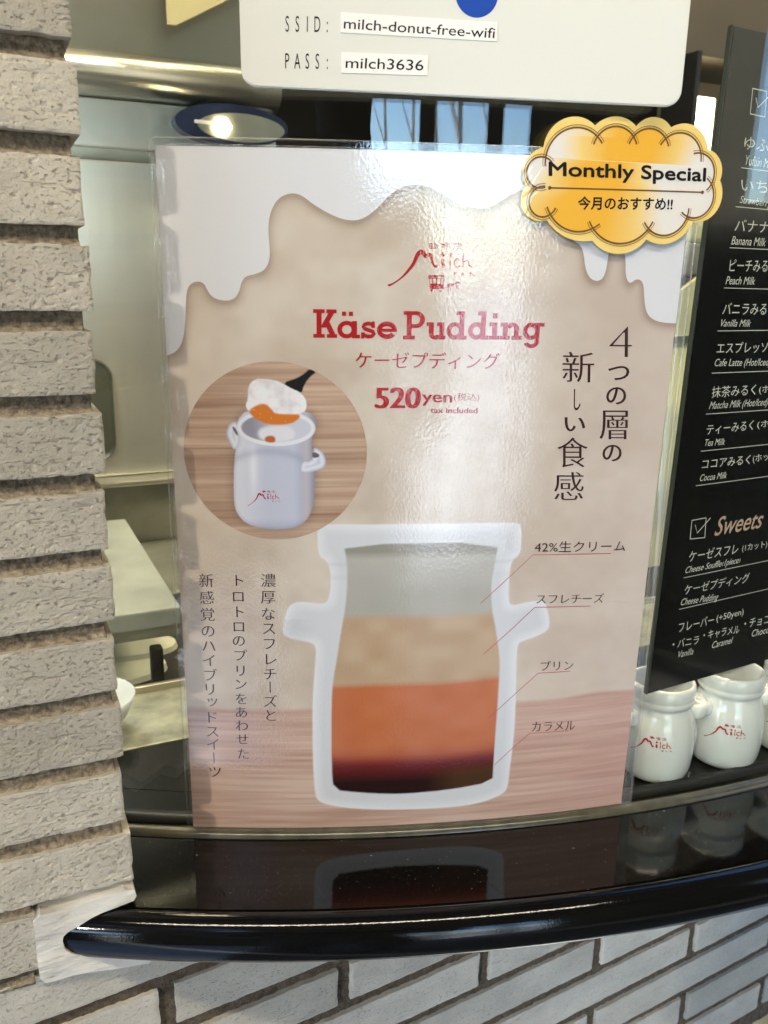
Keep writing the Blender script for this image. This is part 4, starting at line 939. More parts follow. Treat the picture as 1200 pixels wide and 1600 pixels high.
POT_OUT, POT_IN = smooth_closed(D['pot_out'], 2), smooth_closed(D['pot_in'], 1)
DRIP = [tuple(p) for p in D['drip']]
_n = len(DRIP) - 4
DR = []
for i in range(len(DRIP)):      # smooth the hand-drawn edge, keep the paper corners
    DR.append(DRIP[i])
def chaikin_open(P, it=2):
    for _ in range(it):
        Q = [P[0]]
        for a, b in zip(P[:-1], P[1:]):
            Q += [(a[0] * .75 + b[0] * .25, a[1] * .75 + b[1] * .25), (a[0] * .25 + b[0] * .75, a[1] * .25 + b[1] * .75)]
        P = Q + [P[-1]]
    return P
DRIP_S = chaikin_open(DRIP[:-3]) + DRIP[-3:]
CC, CR = (59.6, 255.0), 53.0
def paint_paper(X, Y):
    beige = C3(208, 194, 177); light = C3(222, 211, 196); dark = C3(194, 176, 157); pink = C3(208, 190, 180)
    n = vn(X, Y, 42, 38, 1) * .5 + vn(X, Y, 17, 15, 2) * .3 + vn(X, Y, 7, 6, 3) * .2
    c = mixc(np.broadcast_to(dark, X.shape + (3,)), light, np.clip((n - .25) * 2, 0, 1))
    c = mixc(c, beige, np.full(X.shape, .35))
    c = mixc(c, pink, np.clip((X - 150) / 160, 0, 1) * .5)
    # table top at the foot
    w = vn(X, Y, 60, 2.2, 4) * .45 + vn(X, Y, 25, .9, 5) * .35 + vn(X, Y, 90, 9, 6) * .4
    wc = mixc(np.broadcast_to(C3(182, 144, 126), X.shape + (3,)), C3(214, 184, 167), np.clip(w * 1.5 - .4, 0, 1))
    wc = mixc(wc, C3(196, 150, 142), np.clip((X - 180) / 120, 0, 1) * .5)
    grain = vn(X, Y, 40, .7, 8)
    wc = wc * (1 - .10 * np.clip(grain * 3 - 2, 0, 1))[..., None]
    edge = 88.7 + (vn(X, Y, 30, 500, 7) - .5) * 3
    t = np.clip((edge - Y) / 3.0 + .5, 0, 1)
    c = mixc(c, wc, t * .92)
    # soft printed line of shade under the poured milk
    m = (Y > 175)
    d = sd_poly(X[:, ::1], Y + 1.6, DRIP_S)
    sh = np.clip(1 - d / 6.5, 0, 1) ** 2 * .42
    c = c * (1 - sh[..., None] * np.array([.75, .9, 1.0]))
    # the big pot in section
    bx = (X > 50) & (X < 245) & (Y > 5) & (Y < 215)
    x, y = X[bx], Y[bx]
    do = sd_poly(x, y, POT_OUT); di = sd_poly(x, y, POT_IN)
    cc = c[bx]
    halo = np.clip(1 - np.abs(do) / 3.0, 0, 1) * .25
    pw = C3(212, 214, 217); pe = C3(234, 235, 238); pd = C3(190, 193, 198)
    body = mixc(np.broadcast_to(pw, cc.shape), pe, np.clip(1 + do / 7.0, 0, 1) * .8)
    fold = np.exp(-((y - 186) / 1.2) ** 2) * .35 + np.exp(-((y - 177.5) / 1.5) ** 2) * ((x > 84) & (x < 212)) * .2
    body = mixc(body, pd, np.clip(fold, 0, 1))
    hs = np.clip((84 - x) / 12, 0, 1) * ((y > 118) & (y < 150)) * .35
    body = mixc(body, pd, hs * (vn(x[None], y[None], 9, 9, 12)[0] * .5 + .6))
    a = np.clip(.5 - do / .8, 0, 1) * .96
    cc = mixc(cc, body, a)
    lay = D['layers']
    def line(i, j):
        (u0, v0), (u1, v1) = lay[i], lay[j]
        return v0 + (v1 - v0) * (x - u0) / (u1 - u0) - 1.1 * np.sin((x - u0) / (u1 - u0) * math.pi)
    wob = (vn(x[None], y[None], 11, 400, 13)[0] - .5) * 1.6
    l1, l2, l3 = line(0, 1) + wob, line(2, 3) + wob, line(4, 5) + wob * .5
    nn = vn(x[None], y[None], 14, 10, 14)[0]
    crm = mixc(np.broadcast_to(C3(170, 167, 156), cc.shape), C3(194, 190, 180), np.clip((y - 150) / 60 * .6 + nn * .4, 0, 1))
    crm = mixc(crm, C3(140, 136, 124), np.clip(1 - (194 - y) / 5, 0, 1) * .8)
    tan = mixc(np.broadcast_to(C3(184, 154, 122), cc.shape), C3(196, 170, 140), nn)
    org = mixc(np.broadcast_to(C3(188, 106, 60), cc.shape), C3(200, 122, 84), np.clip(nn * .8 + (x - 120) / 250, 0, 1))
    org = mixc(org, C3(150, 64, 44), np.clip((l3 + 13 - y) / 15, 0, 1) ** 1.4 * .9)
    car = mixc(np.broadcast_to(C3(104, 34, 34), cc.shape), C3(38, 20, 18), np.clip((l3 - 4 - y) / 12, 0, 1))
    car = mixc(car, C3(84, 58, 36), np.clip((x - 155) / 20, 0, 1) * np.clip((l3 - 4 - y) / 8, 0, 1) * .7)
    s_ = lambda l, k: np.clip((l - y) / k + .5, 0, 1)
    ins = mixc(crm, tan, s_(l1, 4.5)); ins = mixc(ins, org, s_(l2, 4.0)); ins = mixc(ins, car, s_(l3, 8.0))
    cc = mixc(cc, ins, np.clip(.5 - di / .8, 0, 1))
    c[bx] = cc
    return np.clip(c, 0, .92)
grid_print('printed_sheet', 0, 297, 0, 420, .7, .0, paint_paper, poster, M_print)

# poured milk border
sheet('milk_border', [DRIP_S], on_poster, .10, pbr('white_print', rgb(232, 232, 234, 1.0), .6, spec=.1), poster, 8)
# round photograph
def paint_disc(X, Y):
    dx, dy = X - CC[0], Y - CC[1]
    Yt = Y - dx * .02
    w = vn(X, Yt, 70, 1.4, 21) * .35 + vn(X, Yt, 34, .8, 22) * .25 + vn(X, Yt, 80, 7, 23) * .5
    c = mixc(np.broadcast_to(C3(156, 122, 100), X.shape + (3,)), C3(208, 180, 156), np.clip(w * 1.3 - .2, 0, 1))
    for yy, k in ((258, .35), (283, .2), (236, .3), (222, .15), (295, .25)):
        c = c * (1 - k * np.exp(-((Yt - yy) / .45) ** 2) * (vn(X, Yt, 30, 50, 24) * .8 + .3))[..., None]
    S = lambda k: sd_poly(X, Y, smooth_closed(D[k], 1))
    aa = lambda d, w=.5: np.clip(.5 - d / w, 0, 1)
    # soft shade of the pot on the table
    c = c * (1 - .28 * np.clip(1 - np.clip(S('s_body'), 0, 99) / 7, 0, 1) ** 2)[..., None]
    blue = C3(196, 200, 216); lite = C3(228, 229, 236); deep = C3(138, 143, 168)
    hx = (X - 30) / 50
    def handle(key, hole, c):
        d = S(key)
        hc = mixc(np.broadcast_to(blue, X.shape + (3,)), lite, np.clip(1 - np.abs(d + 2.2) / 2, 0, 1))
        hc = mixc(hc, deep, np.clip(1 + d / 1.0, 0, 1) * .5)
        c = mixc(c, hc, aa(d))
        return mixc(c, C3(110, 98, 104), aa(S(hole)))
    c = handle('s_hl', 's_hlh', c)
    d = S('s_body')
    x0, x1 = 32.0, 81.0
    t = (X - x0) / (x1 - x0)
    bc = mixc(np.broadcast_to(lite, X.shape + (3,)), blue, np.clip(t * 2.2, 0, 1))
    bc = mixc(bc, deep, np.clip((t - .78) * 4.2, 0, 1) * .85)
    bc = mixc(bc, deep, np.clip(1 + d / 2.2, 0, 1) * .35)
    bc = mixc(bc, deep, np.clip((215 - Y) / 9, 0, 1) * .6)
    bc = mixc(bc, C3(246, 246, 250), np.exp(-((t - .30) / .05) ** 2) * np.clip((Y - 222) / 20, 0, 1) * np.clip((262 - Y) / 8, 0, 1) * .55)
    bc = mixc(bc, deep, np.exp(-((Y - 256 + (X - 56) ** 2 * .012) / 2.6) ** 2) * .35)
    bc = mixc(bc, C3(214, 196, 190), np.exp(-((t - .93) / .05) ** 2) * .5)
    c = mixc(c, bc, aa(d))
    c = handle('s_hr', 's_hrh', c)
    R = np.array(D['s_rim'])
    ec = R[:2].mean(0); ea = np.linalg.norm(R[1] - R[0]) / 2; eb = abs(R[2][1] - R[3][1]) / 2
    ec = np.array([ (R[0][0]+R[1][0])/2, (R[2][1]+R[3][1])/2 ])
    q = lambda ea, eb: (np.sqrt(((X - ec[0]) / ea) ** 2 + ((Y - ec[1]) / eb) ** 2) - 1) * min(ea, eb)
    c = mixc(c, lite * 1.02, aa(q(ea, eb)))
    c = mixc(c, mixc(np.broadcast_to(C3(206, 208, 220), X.shape + (3,)), C3(148, 146, 158), np.clip((ec[0] + 6 - X) / 20, 0, 1)), aa(q(ea - 2.4, eb - 2.4)))
    c = mixc(c, C3(228, 226, 232), np.clip(.5 - S('s_cr2') / 2.2, 0, 1) * aa(q(ea - 2.4, eb - 2.6)))
    c = mixc(c, C3(190, 104, 48), aa(S('s_car2'), .9))
    c = mixc(c, C3(30, 30, 28), aa(S('s_spoon')))
    dc = S('s_cream')
    n = vn(X, Y, 6.5, 5.5, 31) * .55 + vn(X, Y, 2.6, 2.2, 32) * .3 + vn(X, Y, 1.1, 1.0, 34) * .15
    cr = mixc(np.broadcast_to(C3(240, 237, 238), X.shape + (3,)), C3(206, 199, 204), np.clip((n - .5) * 3.0, 0, 1) * .6)
    cr = mixc(cr, C3(186, 176, 184), np.clip(1 + dc / 2.0, 0, 1) * .55 * np.clip((246 - Y) / 14 + .4, 0, 1))
    cr = mixc(cr, C3(250, 249, 250), np.clip((.42 - n) * 5, 0, 1) * .8)
    cr = mixc(cr, C3(232, 196, 180), np.clip((42 - X) / 5, 0, 1) * .5)
    c = mixc(c, cr, aa(dc))
    da = S('s_caramel')
    ca = mixc(np.broadcast_to(C3(214, 122, 42), X.shape + (3,)), C3(104, 36, 12), np.clip((n - .3) * 1.6 + (233 - Y) / 10, 0, 1))
    c = mixc(c, ca, aa(da, 1.0))
    g = np.clip(vn(X, Y, 1.6, 1.1, 33) * 4 - 3.3, 0, 1) * (da < -.8)
    c = mixc(c, C3(244, 200, 150), g)
    return np.clip(c, 0, .92)
def disc_print():
    NR, NA = 125, 560
    rr = np.linspace(0, CR, NR + 1); aa_ = np.linspace(0, 2 * math.pi, NA, endpoint=False)
    Rg, Ag = np.meshgrid(rr, aa_, indexing='ij')
    X, Y = CC[0] + Rg * np.cos(Ag), CC[1] + Rg * np.sin(Ag)
    colr = paint_disc(X, Y)
    V = [on_poster(X[i, j], Y[i, j], .2) for i in range(NR + 1) for j in range(NA)]
    F = [(i * NA + j, (i + 1) * NA + j, (i + 1) * NA + (j + 1) % NA, i * NA + (j + 1) % NA) for i in range(NR) for j in range(NA)]
    o = from_py('round_picture', V, F, M_print, poster, True)
    ca = o.data.color_attributes.new('print', 'FLOAT_COLOR', 'POINT')
    ca.data.foreach_set('color', np.concatenate([colr, np.ones(colr.shape[:2] + (1,))], -1).reshape(-1))
disc_print()
# red logo with the tram
EM = .22
lo = link('red_emblem', fill_mesh([LP[0]], on_poster, EM), INK['red'], poster)
bmx = bmesh.new(); bmx.from_mesh(lo.data)
for i, p in enumerate(LP[1:]):
    mm = fill_mesh([p], on_poster, EM + .004 * (i % 9 + 1)); bmx.from_mesh(mm); bpy.data.meshes.remove(mm)
bmx.to_mesh(lo.data); bmx.free()
# same emblem, small, on the pictured pot
sp = D['s_body']
pc = (float(np.mean([p[0] for p in sp])) - 8.5, 226.0)
k_ = .40
me = fill_mesh([[(pc[0] + (u - LCU) * k_, pc[1] + (v - LCV) * k_) for u, v in p] for p in POT_LOGO if len(p) > 3], on_poster, .30)
link('small_red_emblem', me, INK['red'], poster)
# leader lines
for ln in D['lead']:
    sheet('leader_line', [tubes([(u, v) for u, v in ln], .42)], on_poster, .30, INK['leader'], poster, 6)

# slab-serif heading, drawn letter by letter (mm)
W_, T_, XH, CAP = 2.75, 2.05, 9.5, 15.6
def rect(x0, y0, x1, y1): return [(x0, y0), (x1, y0), (x1, y1), (x0, y1)]
def ring(cx, cy, rx, ry, w, a0=0, a1=360, n=36, wy=None):
    wy = wy or w
    o_ = arcpts(cx, cy, rx, ry, a0, a1, n); i_ = arcpts(cx, cy, rx - w, ry - wy, a0, a1, n)
    if abs(a1 - a0) >= 359.9: return [o_[:-1] + o_[:1], 'hole', i_[:-1]]
    return [o_ + i_[::-1]]
def para(x0, y0, x1, y1, w):
    return [(x0, y0), (x0 + w, y0), (x1 + w, y1), (x1, y1)]
def letter(c, w):
    S = []
    if c == 'K':
        S += [rect(1.9, 0, 1.9 + W_, CAP), rect(0, 0, 6.4, T_), rect(0, CAP - T_, 6.4, CAP), para(3.9, 5.6, 9.0, CAP - 1, 3.2), para(9.6, 1, 5.6, 9.2, 3.2)[::-1], rect(7.4, CAP - T_, w - .2, CAP), rect(7.6, 0, w + .1, T_)]
    elif c == 'a':
        S += [('ring', 5.3, XH / 2, 5.3, XH / 2 + .1), rect(8.2, 0, 8.2 + W_, XH), rect(8.2, 0, w, T_), rect(2.6, 12.3, 4.9, 14.6), rect(6.4, 12.3, 8.7, 14.6)]
    elif c == 's':
        path = [(w - 1.7, XH - 2.8), (w - 2.6, XH - 1.5), (w / 2 - .2, XH - 1.15), (2.2, XH - 1.7), (1.5, XH - 2.9), (2.4, XH - 4.1), (w / 2, XH - 4.8), (w - 1.9, XH - 5.6), (w - 1.3, 2.7), (w - 2.3, 1.4), (w / 2, 1.1), (2.1, 1.7), (1.2, 3.0)]
        S += [tubes(path, 2.2), rect(w - 2.6, XH - 3.6, w - .9, XH), rect(.3, 0, 2.0, 3.4)]
    elif c == 'e':
        S += [ring(w / 2, XH / 2, w / 2, XH / 2 + .1, 2.6, 0, 325)[0], rect(1.5, XH / 2 - .9, w - .05, XH / 2 + .9)]
    elif c == 'P':
        S += [rect(1.9, 0, 1.9 + W_, CAP), rect(0, 0, 6.6, T_), rect(0, CAP - T_, 5, CAP)]
        o_ = [(4.4, CAP)] + arcpts(7.2, CAP - 4.6, 4.9, 4.6, 90, -90, 18) + [(4.4, CAP - 9.2), (4.4, CAP - 7.15)] + arcpts(7.0, CAP - 4.6, 2.3, 2.55, -90, 90, 14) + [(4.4, CAP - 2.05)]
        S += [o_]
    elif c == 'u':
        S += [rect(1.3, 3.2, 1.3 + W_, XH), rect(0, XH - T_, 3, XH), rect(7.2, 0, 7.2 + W_, XH), rect(5.9, XH - T_, 8.4, XH), rect(8.4, 0, w, T_)]
        S += [ring(5.0, 3.6, 3.7, 3.75, W_, 180, 330, 16, 2.3)[0]]
    elif c == 'd':
        S += [('ring', 4.9, XH / 2, 4.9, XH / 2 + .1), rect(7.3, 0, 7.3 + W_, CAP), rect(5.4, CAP - T_, 8.2, CAP), rect(8.4, 0, w + .1, T_)]
    elif c == 'i':
        S += [rect(1.9, 0, 1.9 + W_, XH), rect(.1, XH - T_, 3, XH), rect(0, 0, w, T_), rect(1.8, 12.0, 4.4, 14.6)]
    elif c == 'n':
        S += [rect(1.6, 0, 1.6 + W_, XH), rect(0, XH - T_, 2.6, XH), rect(0, 0, 5.8, T_), rect(8.3, 0, 8.3 + W_, 6.2), rect(6.9, 0, w + .2, T_)]
        S += [ring(7.3, 5.6, 3.75, 4.0, W_, 0, 160, 16, 2.3)[0]]
    elif c == 'g':
        S += [('ring', 4.9, XH / 2, 4.9, XH / 2 + .1), rect(7.2, -1.5, 7.2 + W_, XH), rect(8.4, XH - T_, w, XH)]
        S += [ring(5.4, -1.2, 4.55, 3.6, W_, 0, -165, 18, 2.2)[0]]
    return S
hb = bmesh.new(); lay_n = 0
for c, A, B in D['kframe']:
    w = B[0] - A[0]
    for S in letter(c, w):
        lay_n += 1
        if isinstance(S, tuple):
            _, cx_, cy_, rx_, ry_ = S
            P = [arcpts(cx_, cy_, rx_, ry_, 0, 350, 35), arcpts(cx_, cy_, rx_ - 2.65, ry_ - 2.35, 0, 350, 35)[::-1]]
        else: P = [S]
        P = [[(A[0] + x, A[1] + y) for x, y in p] for p in P]
        mm = fill_mesh(P, on_poster, .24 + .003 * (lay_n % 12)); hb.from_mesh(mm); bpy.data.meshes.remove(mm)
me = bpy.data.meshes.new('heading_lettering'); hb.to_mesh(me); hb.free()
link('heading_lettering', me, INK['red'], poster)

# ---- laminate over the sheet, its clear margin and welded seam
curved_sheet('laminate', -.0035, .3035, -.003, .4245, .0009, M_lam, poster, 90, 0, 40)
def frame_strip(name, u0, u1, v0, v1, h, w, mat, parent, r=.5):
    """thin raised bead running round a sheet"""
    path = []
    rc = 4.0
    for (cx_, cy_, a0) in ((u1 - rc, v0 + rc, -90), (u1 - rc, v1 - rc, 0), (u0 + rc, v1 - rc, 90), (u0 + rc, v0 + rc, 180)):
        path += arcpts(cx_, cy_, rc, rc, a0, a0 + 90, 6)
    P2 = []
    for i, p in enumerate(path):
        q = path[(i + 1) % len(path)]
        L = math.hypot(q[0] - p[0], q[1] - p[1]); n_ = max(1, int(L / 8))
        for k in range(n_): P2.append((p[0] + (q[0] - p[0]) * k / n_, p[1] + (q[1] - p[1]) * k / n_))
    V, F = [], []
    n = len(P2); m_ = 6
    for i in range(n):
        a = np.array(P2[i - 1]); b = np.array(P2[(i + 1) % n]); d = b - a; d /= np.linalg.norm(d); nn = (-d[1], d[0])
        for j in range(m_):
            t = math.pi * j / (m_ - 1)
            V.append(on_poster(P2[i][0] + nn[0] * w * math.cos(t), P2[i][1] + nn[1] * w * math.cos(t), h + r * math.sin(t)))
    F = [(i * m_ + j, ((i + 1) % n) * m_ + j, ((i + 1) % n) * m_ + j + 1, i * m_ + j + 1) for i in range(n) for j in range(m_ - 1)]
    return from_py(name, V, F, mat, parent, True)
frame_strip('seam_bead', -.7, 297.8, -.6, 420.8, .5, .45, M_edge, poster, .5)
frame_strip('seam_bead', -3.2, 303.2, -2.8, 424.2, .7, .55, M_edge, poster, .8)
# curled clear flap on the right edge
V, F, U = [], [], []
for j in range(61):
    v = -2.5 + 427 * j / 60
    wdt = 5.5 + 2.0 * math.sin(v / 420 * math.pi) + .4 * math.sin(v / 31)
    for i in range(9):
        t = i / 8
        V.append(on_poster(297.3 + wdt * t, v, .8 + 3.2 * math.sin(t * math.pi * .75) * (.6 + .4 * math.sin(v / 90 + 1)))); U.append((t, v * .01))
for j in range(60):
    for i in range(8): F.append((j * 9 + i, j * 9 + i + 1, (j + 1) * 9 + i + 1, (j + 1) * 9 + i))
from_py('clear_flap', V, F, M_margin, poster, True, U)
# two dabs of putty under the bottom edge
for u, w_ in ((9.0, 9.5), (283.5, 11)):
    P = arcpts(u, -.2, w_ / 2, 2.4, 180, 360, 12)
    slab('putty_tab', P, on_poster, .6, 1.6, M_caulk, poster)

# ================================================================== stickers, sign and board
def cloud(cusps, apex, n=9, grow_=0.0):
    P = []
    m_ = len(cusps)
    for i in range(m_):
        a = np.array(cusps[i - 1]); 
    return P
def scallop(cusps, apexes, n=12):
    """arcs through cusp i, apex i, cusp i+1"""
    out = []
    m_ = len(cusps)
    for i in range(m_):
        p0, p1, p2 = np.array(cusps[i], float), np.array(apexes[i], float), np.array(cusps[(i + 1) % m_], float)
        # circle through three points
        A_ = np.array([[p1[0] - p0[0], p1[1] - p0[1]], [p2[0] - p0[0], p2[1] - p0[1]]]) * 2
        B_ = np.array([(p1 ** 2).sum() - (p0 ** 2).sum(), (p2 ** 2).sum() - (p0 ** 2).sum()])
        c_ = np.linalg.solve(A_, B_); R_ = np.linalg.norm(p0 - c_)
        a0 = math.atan2(*(p0 - c_)[::-1]); a2 = math.atan2(*(p2 - c_)[::-1]); a1 = math.atan2(*(p1 - c_)[::-1])
        # go clockwise (image order) from a0 to a2 through a1
        d2 = (a0 - a2) % (2 * math.pi); d1 = (a0 - a1) % (2 * math.pi)
        if d1 > d2: d2 -= 2 * math.pi
        out.append((c_, R_, a0, d2))
    return out
badge = empty('cloud_sticker', on_poster(255, 405, 4), 'laminated gold cloud shaped sticker reading Monthly Special over the poster corner', 'sticker')
# the first cusp lies between lobe K and lobe A, so arc i runs from cusp i to cusp i+1 over apex i
arcs_o = scallop(D['cusp_o'], D['apex_o'])
def arc_line(arcs, dr=0.0, n=14, ext=0.0):
    P = []
    for c_, R_, a0, d in arcs:
        for k in range(n):
            a = a0 - d * k / n
            P.append((c_[0] + (R_ + dr) * math.cos(a), c_[1] + (R_ + dr) * math.sin(a)))
    return P
BO = arc_line(arcs_o)
cxb, cyb = 254.5, 404.5
def scaled(P, mm):
    out = []
    for x, y in P:
        d = math.hypot(x - cxb, y - cyb); out.append((x + (x - cxb) / d * mm, y + (y - cyb) / d * mm))
    return out
m, nt, out = mat_new('gold_gradient_print')
b_ = N(nt, 'ShaderNodeBsdfPrincipled'); b_.inputs['Roughness'].default_value = .5; b_.inputs['Specular IOR Level'].default_value = .2
uvn = N(nt, 'ShaderNodeTexCoord')
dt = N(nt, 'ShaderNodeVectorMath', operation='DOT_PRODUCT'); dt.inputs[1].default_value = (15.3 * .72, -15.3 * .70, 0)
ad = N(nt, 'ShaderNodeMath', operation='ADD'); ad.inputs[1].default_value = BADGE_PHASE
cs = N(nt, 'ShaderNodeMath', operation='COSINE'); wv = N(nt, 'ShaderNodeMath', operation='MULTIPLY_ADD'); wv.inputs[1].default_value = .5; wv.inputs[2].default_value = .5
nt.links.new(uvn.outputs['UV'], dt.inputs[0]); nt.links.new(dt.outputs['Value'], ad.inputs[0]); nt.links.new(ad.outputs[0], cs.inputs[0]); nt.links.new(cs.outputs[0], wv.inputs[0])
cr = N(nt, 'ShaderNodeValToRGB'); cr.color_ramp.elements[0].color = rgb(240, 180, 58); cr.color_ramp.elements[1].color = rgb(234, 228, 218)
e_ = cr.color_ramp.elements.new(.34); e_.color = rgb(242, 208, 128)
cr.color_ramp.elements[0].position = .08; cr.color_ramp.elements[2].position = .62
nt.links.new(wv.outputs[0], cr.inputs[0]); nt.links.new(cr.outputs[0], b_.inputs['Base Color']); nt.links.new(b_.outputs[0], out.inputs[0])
M_gold = m
slab('backing', BO, on_poster, 3.6, .5, ink('pale_gold_border', rgb(244, 212, 124), .45), badge)
arcs_i = scallop(D['cusp_i'], D['apex_i'])
BI = arc_line(arcs_i)
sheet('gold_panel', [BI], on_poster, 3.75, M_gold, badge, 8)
for i, (c_, R_, a0, d) in enumerate(arcs_i):
    ex0, ex1 = 4.5 / R_, 4.5 / R_
    for dr, w_, mat_, hh in ((0, .95, INK['umber'], 3.85), (1.35, .32, INK['umber'], 3.9)):
        pts = [(c_[0] + (R_ + dr) * math.cos(a0 + ex0 - (d + ex0 + ex1) * k / 24), c_[1] + (R_ + dr) * math.sin(a0 + ex0 - (d + ex0 + ex1) * k / 24)) for k in range(25)]
        sheet('scroll_line', [tubes(pts, w_)], on_poster, hh + .006 * i, mat_, badge, 8)
bl = D['bline']
sheet('rule', [tubes(bl, .8)], on_poster, 3.95, INK['umber'], badge, 8)
for p in bl: sheet('dot', [arcpts(p[0], p[1], 1.0, 1.0, 0, 340, 12)], on_poster, 3.97, INK['umber'], badge)
sheet('clear_cover', [scaled(BO, 1.5)], on_poster, 4.3, clear_film('sticker_film', 1.55, .04, bump=[(5, (1, 1, 1), .1, .004, 1), (40, (1, 1, 1), .16, .0006, 2)]), badge, 8)

# wifi sign
plate = empty('wifi_sign', on_plate(0, 452, 0), 'cream white plastic sign with network name and pass code above the poster', 'sign')
pp = D['plate_pts']
P = []
P += arcpts(-114.5 + 8, 455.0 + 0.2, 8, 8, 180, 270, 8)
P += arcpts(119.6 - 8.5, 446.0 + 8.5, 8.5, 8.5, 270, 360, 8)
P += [(120.2, 560), (-114.9, 560)]
slab('board', P, on_plate, 0, 2.2, M_plate, plate, bevel=.0006)
for q in D['tapes']:
    q = q[::-1]
    slab('label_tape', q, on_plate, .45, .40, M_tape, plate)
bc = D['blue'][0]; br_ = bc[1] - D['blue'][1][1]
sheet('blue_disc', [arcpts(bc[0], bc[1], br_, br_, 0, 352, 48)], on_plate, .12, INK['blue'], plate)

# menu board
board = empty('menu_board', on_board(100, 80, 0), 'black menu board behind the glass, listing drinks and sweets in white', 'menu board')
slab('panel', [(0, 79.3), (330, 78.8), (330, 495), (13.9, 498)], on_board, 0, 4, M_board, board, bevel=.0004)
slab('clear_edge', [(-.9, 79.0), (-.1, 79.0), (13.8, 498.4), (13.0, 498.4)], on_board, .1, 3.0, M_board_edge, board)
for a, b in D['blines']:
    d = (b[0] - a[0], b[1] - a[1]); L = math.hypot(*d); b2 = (a[0] + d[0] / L * 190, a[1] + d[1] / L * 190 * .35)
    sheet('rule', [tubes([a, b2], .42)], on_board, .10, INK['chalk'], board)
for q in D['boxes'][:2]:
    for i in range(4): sheet('tick_box', [tubes([q[i], q[(i + 1) % 4]], .5)], on_board, .10 + .01 * i, INK['chalk'], board)
for q in D['boxes'][2:]:
    sheet('tick_mark', [tubes(q, .55)], on_board, .16, INK['chalk'], board)

# ---- lettering
HOST = {'p': (poster, on_poster, .32), 'b': (badge, on_poster, 3.98), 'w': (plate, on_plate, .5), 'm': (board, on_board, .12)}
for s, fr, LB, RB, LT, mode, mat_, w, xs, sh in D['text']:
    par, f, h = HOST[fr]
    if fr == 'w' and mode == 'mono': h = .12
    heavy = w[0] > .012
    if s == '4': w = (-.020, -.030)
    if s in 'しいつの': w = (.014, .004)
    P = text_polys(s, LB, RB, LT, mode, (0, 0) if heavy else w, sh or 0)
    if not heavy:
        sheet('lettering', [[tuple(q) for q in p] for p in P], f, h, INK[mat_], par)
        continue
    # bold faces: the outline printed several times, a hair apart
    capmm = math.dist(LT, LB) / .727
    dx, dy = w[0] * capmm, max(w[1], 0) * capmm
    bmh = bmesh.new()
    for i, (ox, oy) in enumerate([(-1, 0), (-.5, -.7), (-.5, .7), (0, -1), (0, 0), (0, 1), (.5, -.7), (.5, .7), (1, 0)]):
        mm = fill_mesh([[(q[0] + ox * dx, q[1] + oy * dy) for q in p] for p in P], f, h + .004 * i); bmh.from_mesh(mm); bpy.data.meshes.remove(mm)
    mm = bpy.data.meshes.new('lettering'); bmh.to_mesh(mm); bmh.free()
    link('lettering', mm, INK[mat_], par)
cols = {}
for ch, u, v, em, mat_, w in D['vert']:
    G = glyphs(ch)
    sg = -1 if sarea(max((p for p, _ in G), key=lambda p: abs(sarea(p)))) > 0 else 1
    for p, ci in G:
        P = grow(p, w[0] * sg, w[1] * sg)
        X, Y = P[:, 0] - .5, P[:, 1] - .38
        if ch == 'ー': X, Y = Y * 1.0, -X
        if ch in 'ッ': X, Y = X + .1, Y + .1
        key = 0 if u > 40 else (1 if u > 22 else 2)
        cols.setdefault(key, []).append(list(zip((u + X * em).tolist(), (v + Y * em).tolist())))
for k_ in sorted(cols): sheet('vertical_lettering', cols[k_], on_poster, .32, INK['brown'], poster)

# ================================================================== the yard behind the viewer (seen only as reflections)
M_darkwall = pbr('dark_timber_cladding', (.035, .028, .022, 1), .7)
M_roof = pbr('dark_soffit', (.05, .042, .035, 1), .8)
def az(deg, r): a = math.radians(deg); return (r * math.sin(a), .5 + r * math.cos(a))
def wall_seg(name, a0, a1, r, z0, z1, mat, label, cat, thick=.12):
    x0, y0 = az(a0, r); x1, y1 = az(a1, r)
    x2, y2 = az(a1, r + thick); x3, y3 = az(a0, r + thick)
    V = [(x, y, z) for z in (z0, z1) for x, y in ((x0, y0), (x1, y1), (x2, y2), (x3, y3))]
    F = [(0, 1, 2, 3), (7, 6, 5, 4), (0, 4, 5, 1), (1, 5, 6, 2), (2, 6, 7, 3), (3, 7, 4, 0)]
    o = from_py(name, V, F, mat)
    return tag(o, label, cat)
wall_seg('dark_wall', 122, 151.5, 3.2, 0, 3.0, M_darkwall, 'dark timber wall of the porch to the right behind the viewer', 'wall')
wall_seg('porch_post', 154.9, 157.0, 3.2, 0, 3.2, M_darkwall, 'dark porch post between the two narrower gaps behind the viewer', 'post')
wall_seg('porch_post', 163.8, 165.8, 3.2, 0, 3.2, M_darkwall, 'dark porch post in the middle of the open side behind the viewer', 'post')
wall_seg('dark_wall', 174.5, 202, 3.2, 0, 3.0, M_darkwall, 'dark timber wall of the porch straight behind the viewer', 'wall')
wall_seg('eave_beam', 150, 176, 3.3, 2.04, 3.2, pbr('brown_eave', (.10, .05, .03, 1), .7), 'brown eave beam across the top of the porch opening', 'beam')
rf = wbox('porch_roof', -.45, 3.5, -ROOF_D, .48, 2.85, 3.0, M_roof)
tag(rf, 'dark porch roof over the counter', 'roof')
rf = wbox('porch_roof', -3.5, -.4503, -1.5, .48, 2.85, 3.0, M_roof)
tag(rf, 'shallower part of the porch roof to the left of the counter', 'roof')
fac = wbox('lintel', -1.2, 3.0, .50, .62, 1.87, 2.85, M_darkwall)
tag(fac, 'dark lintel above the window', 'lintel')
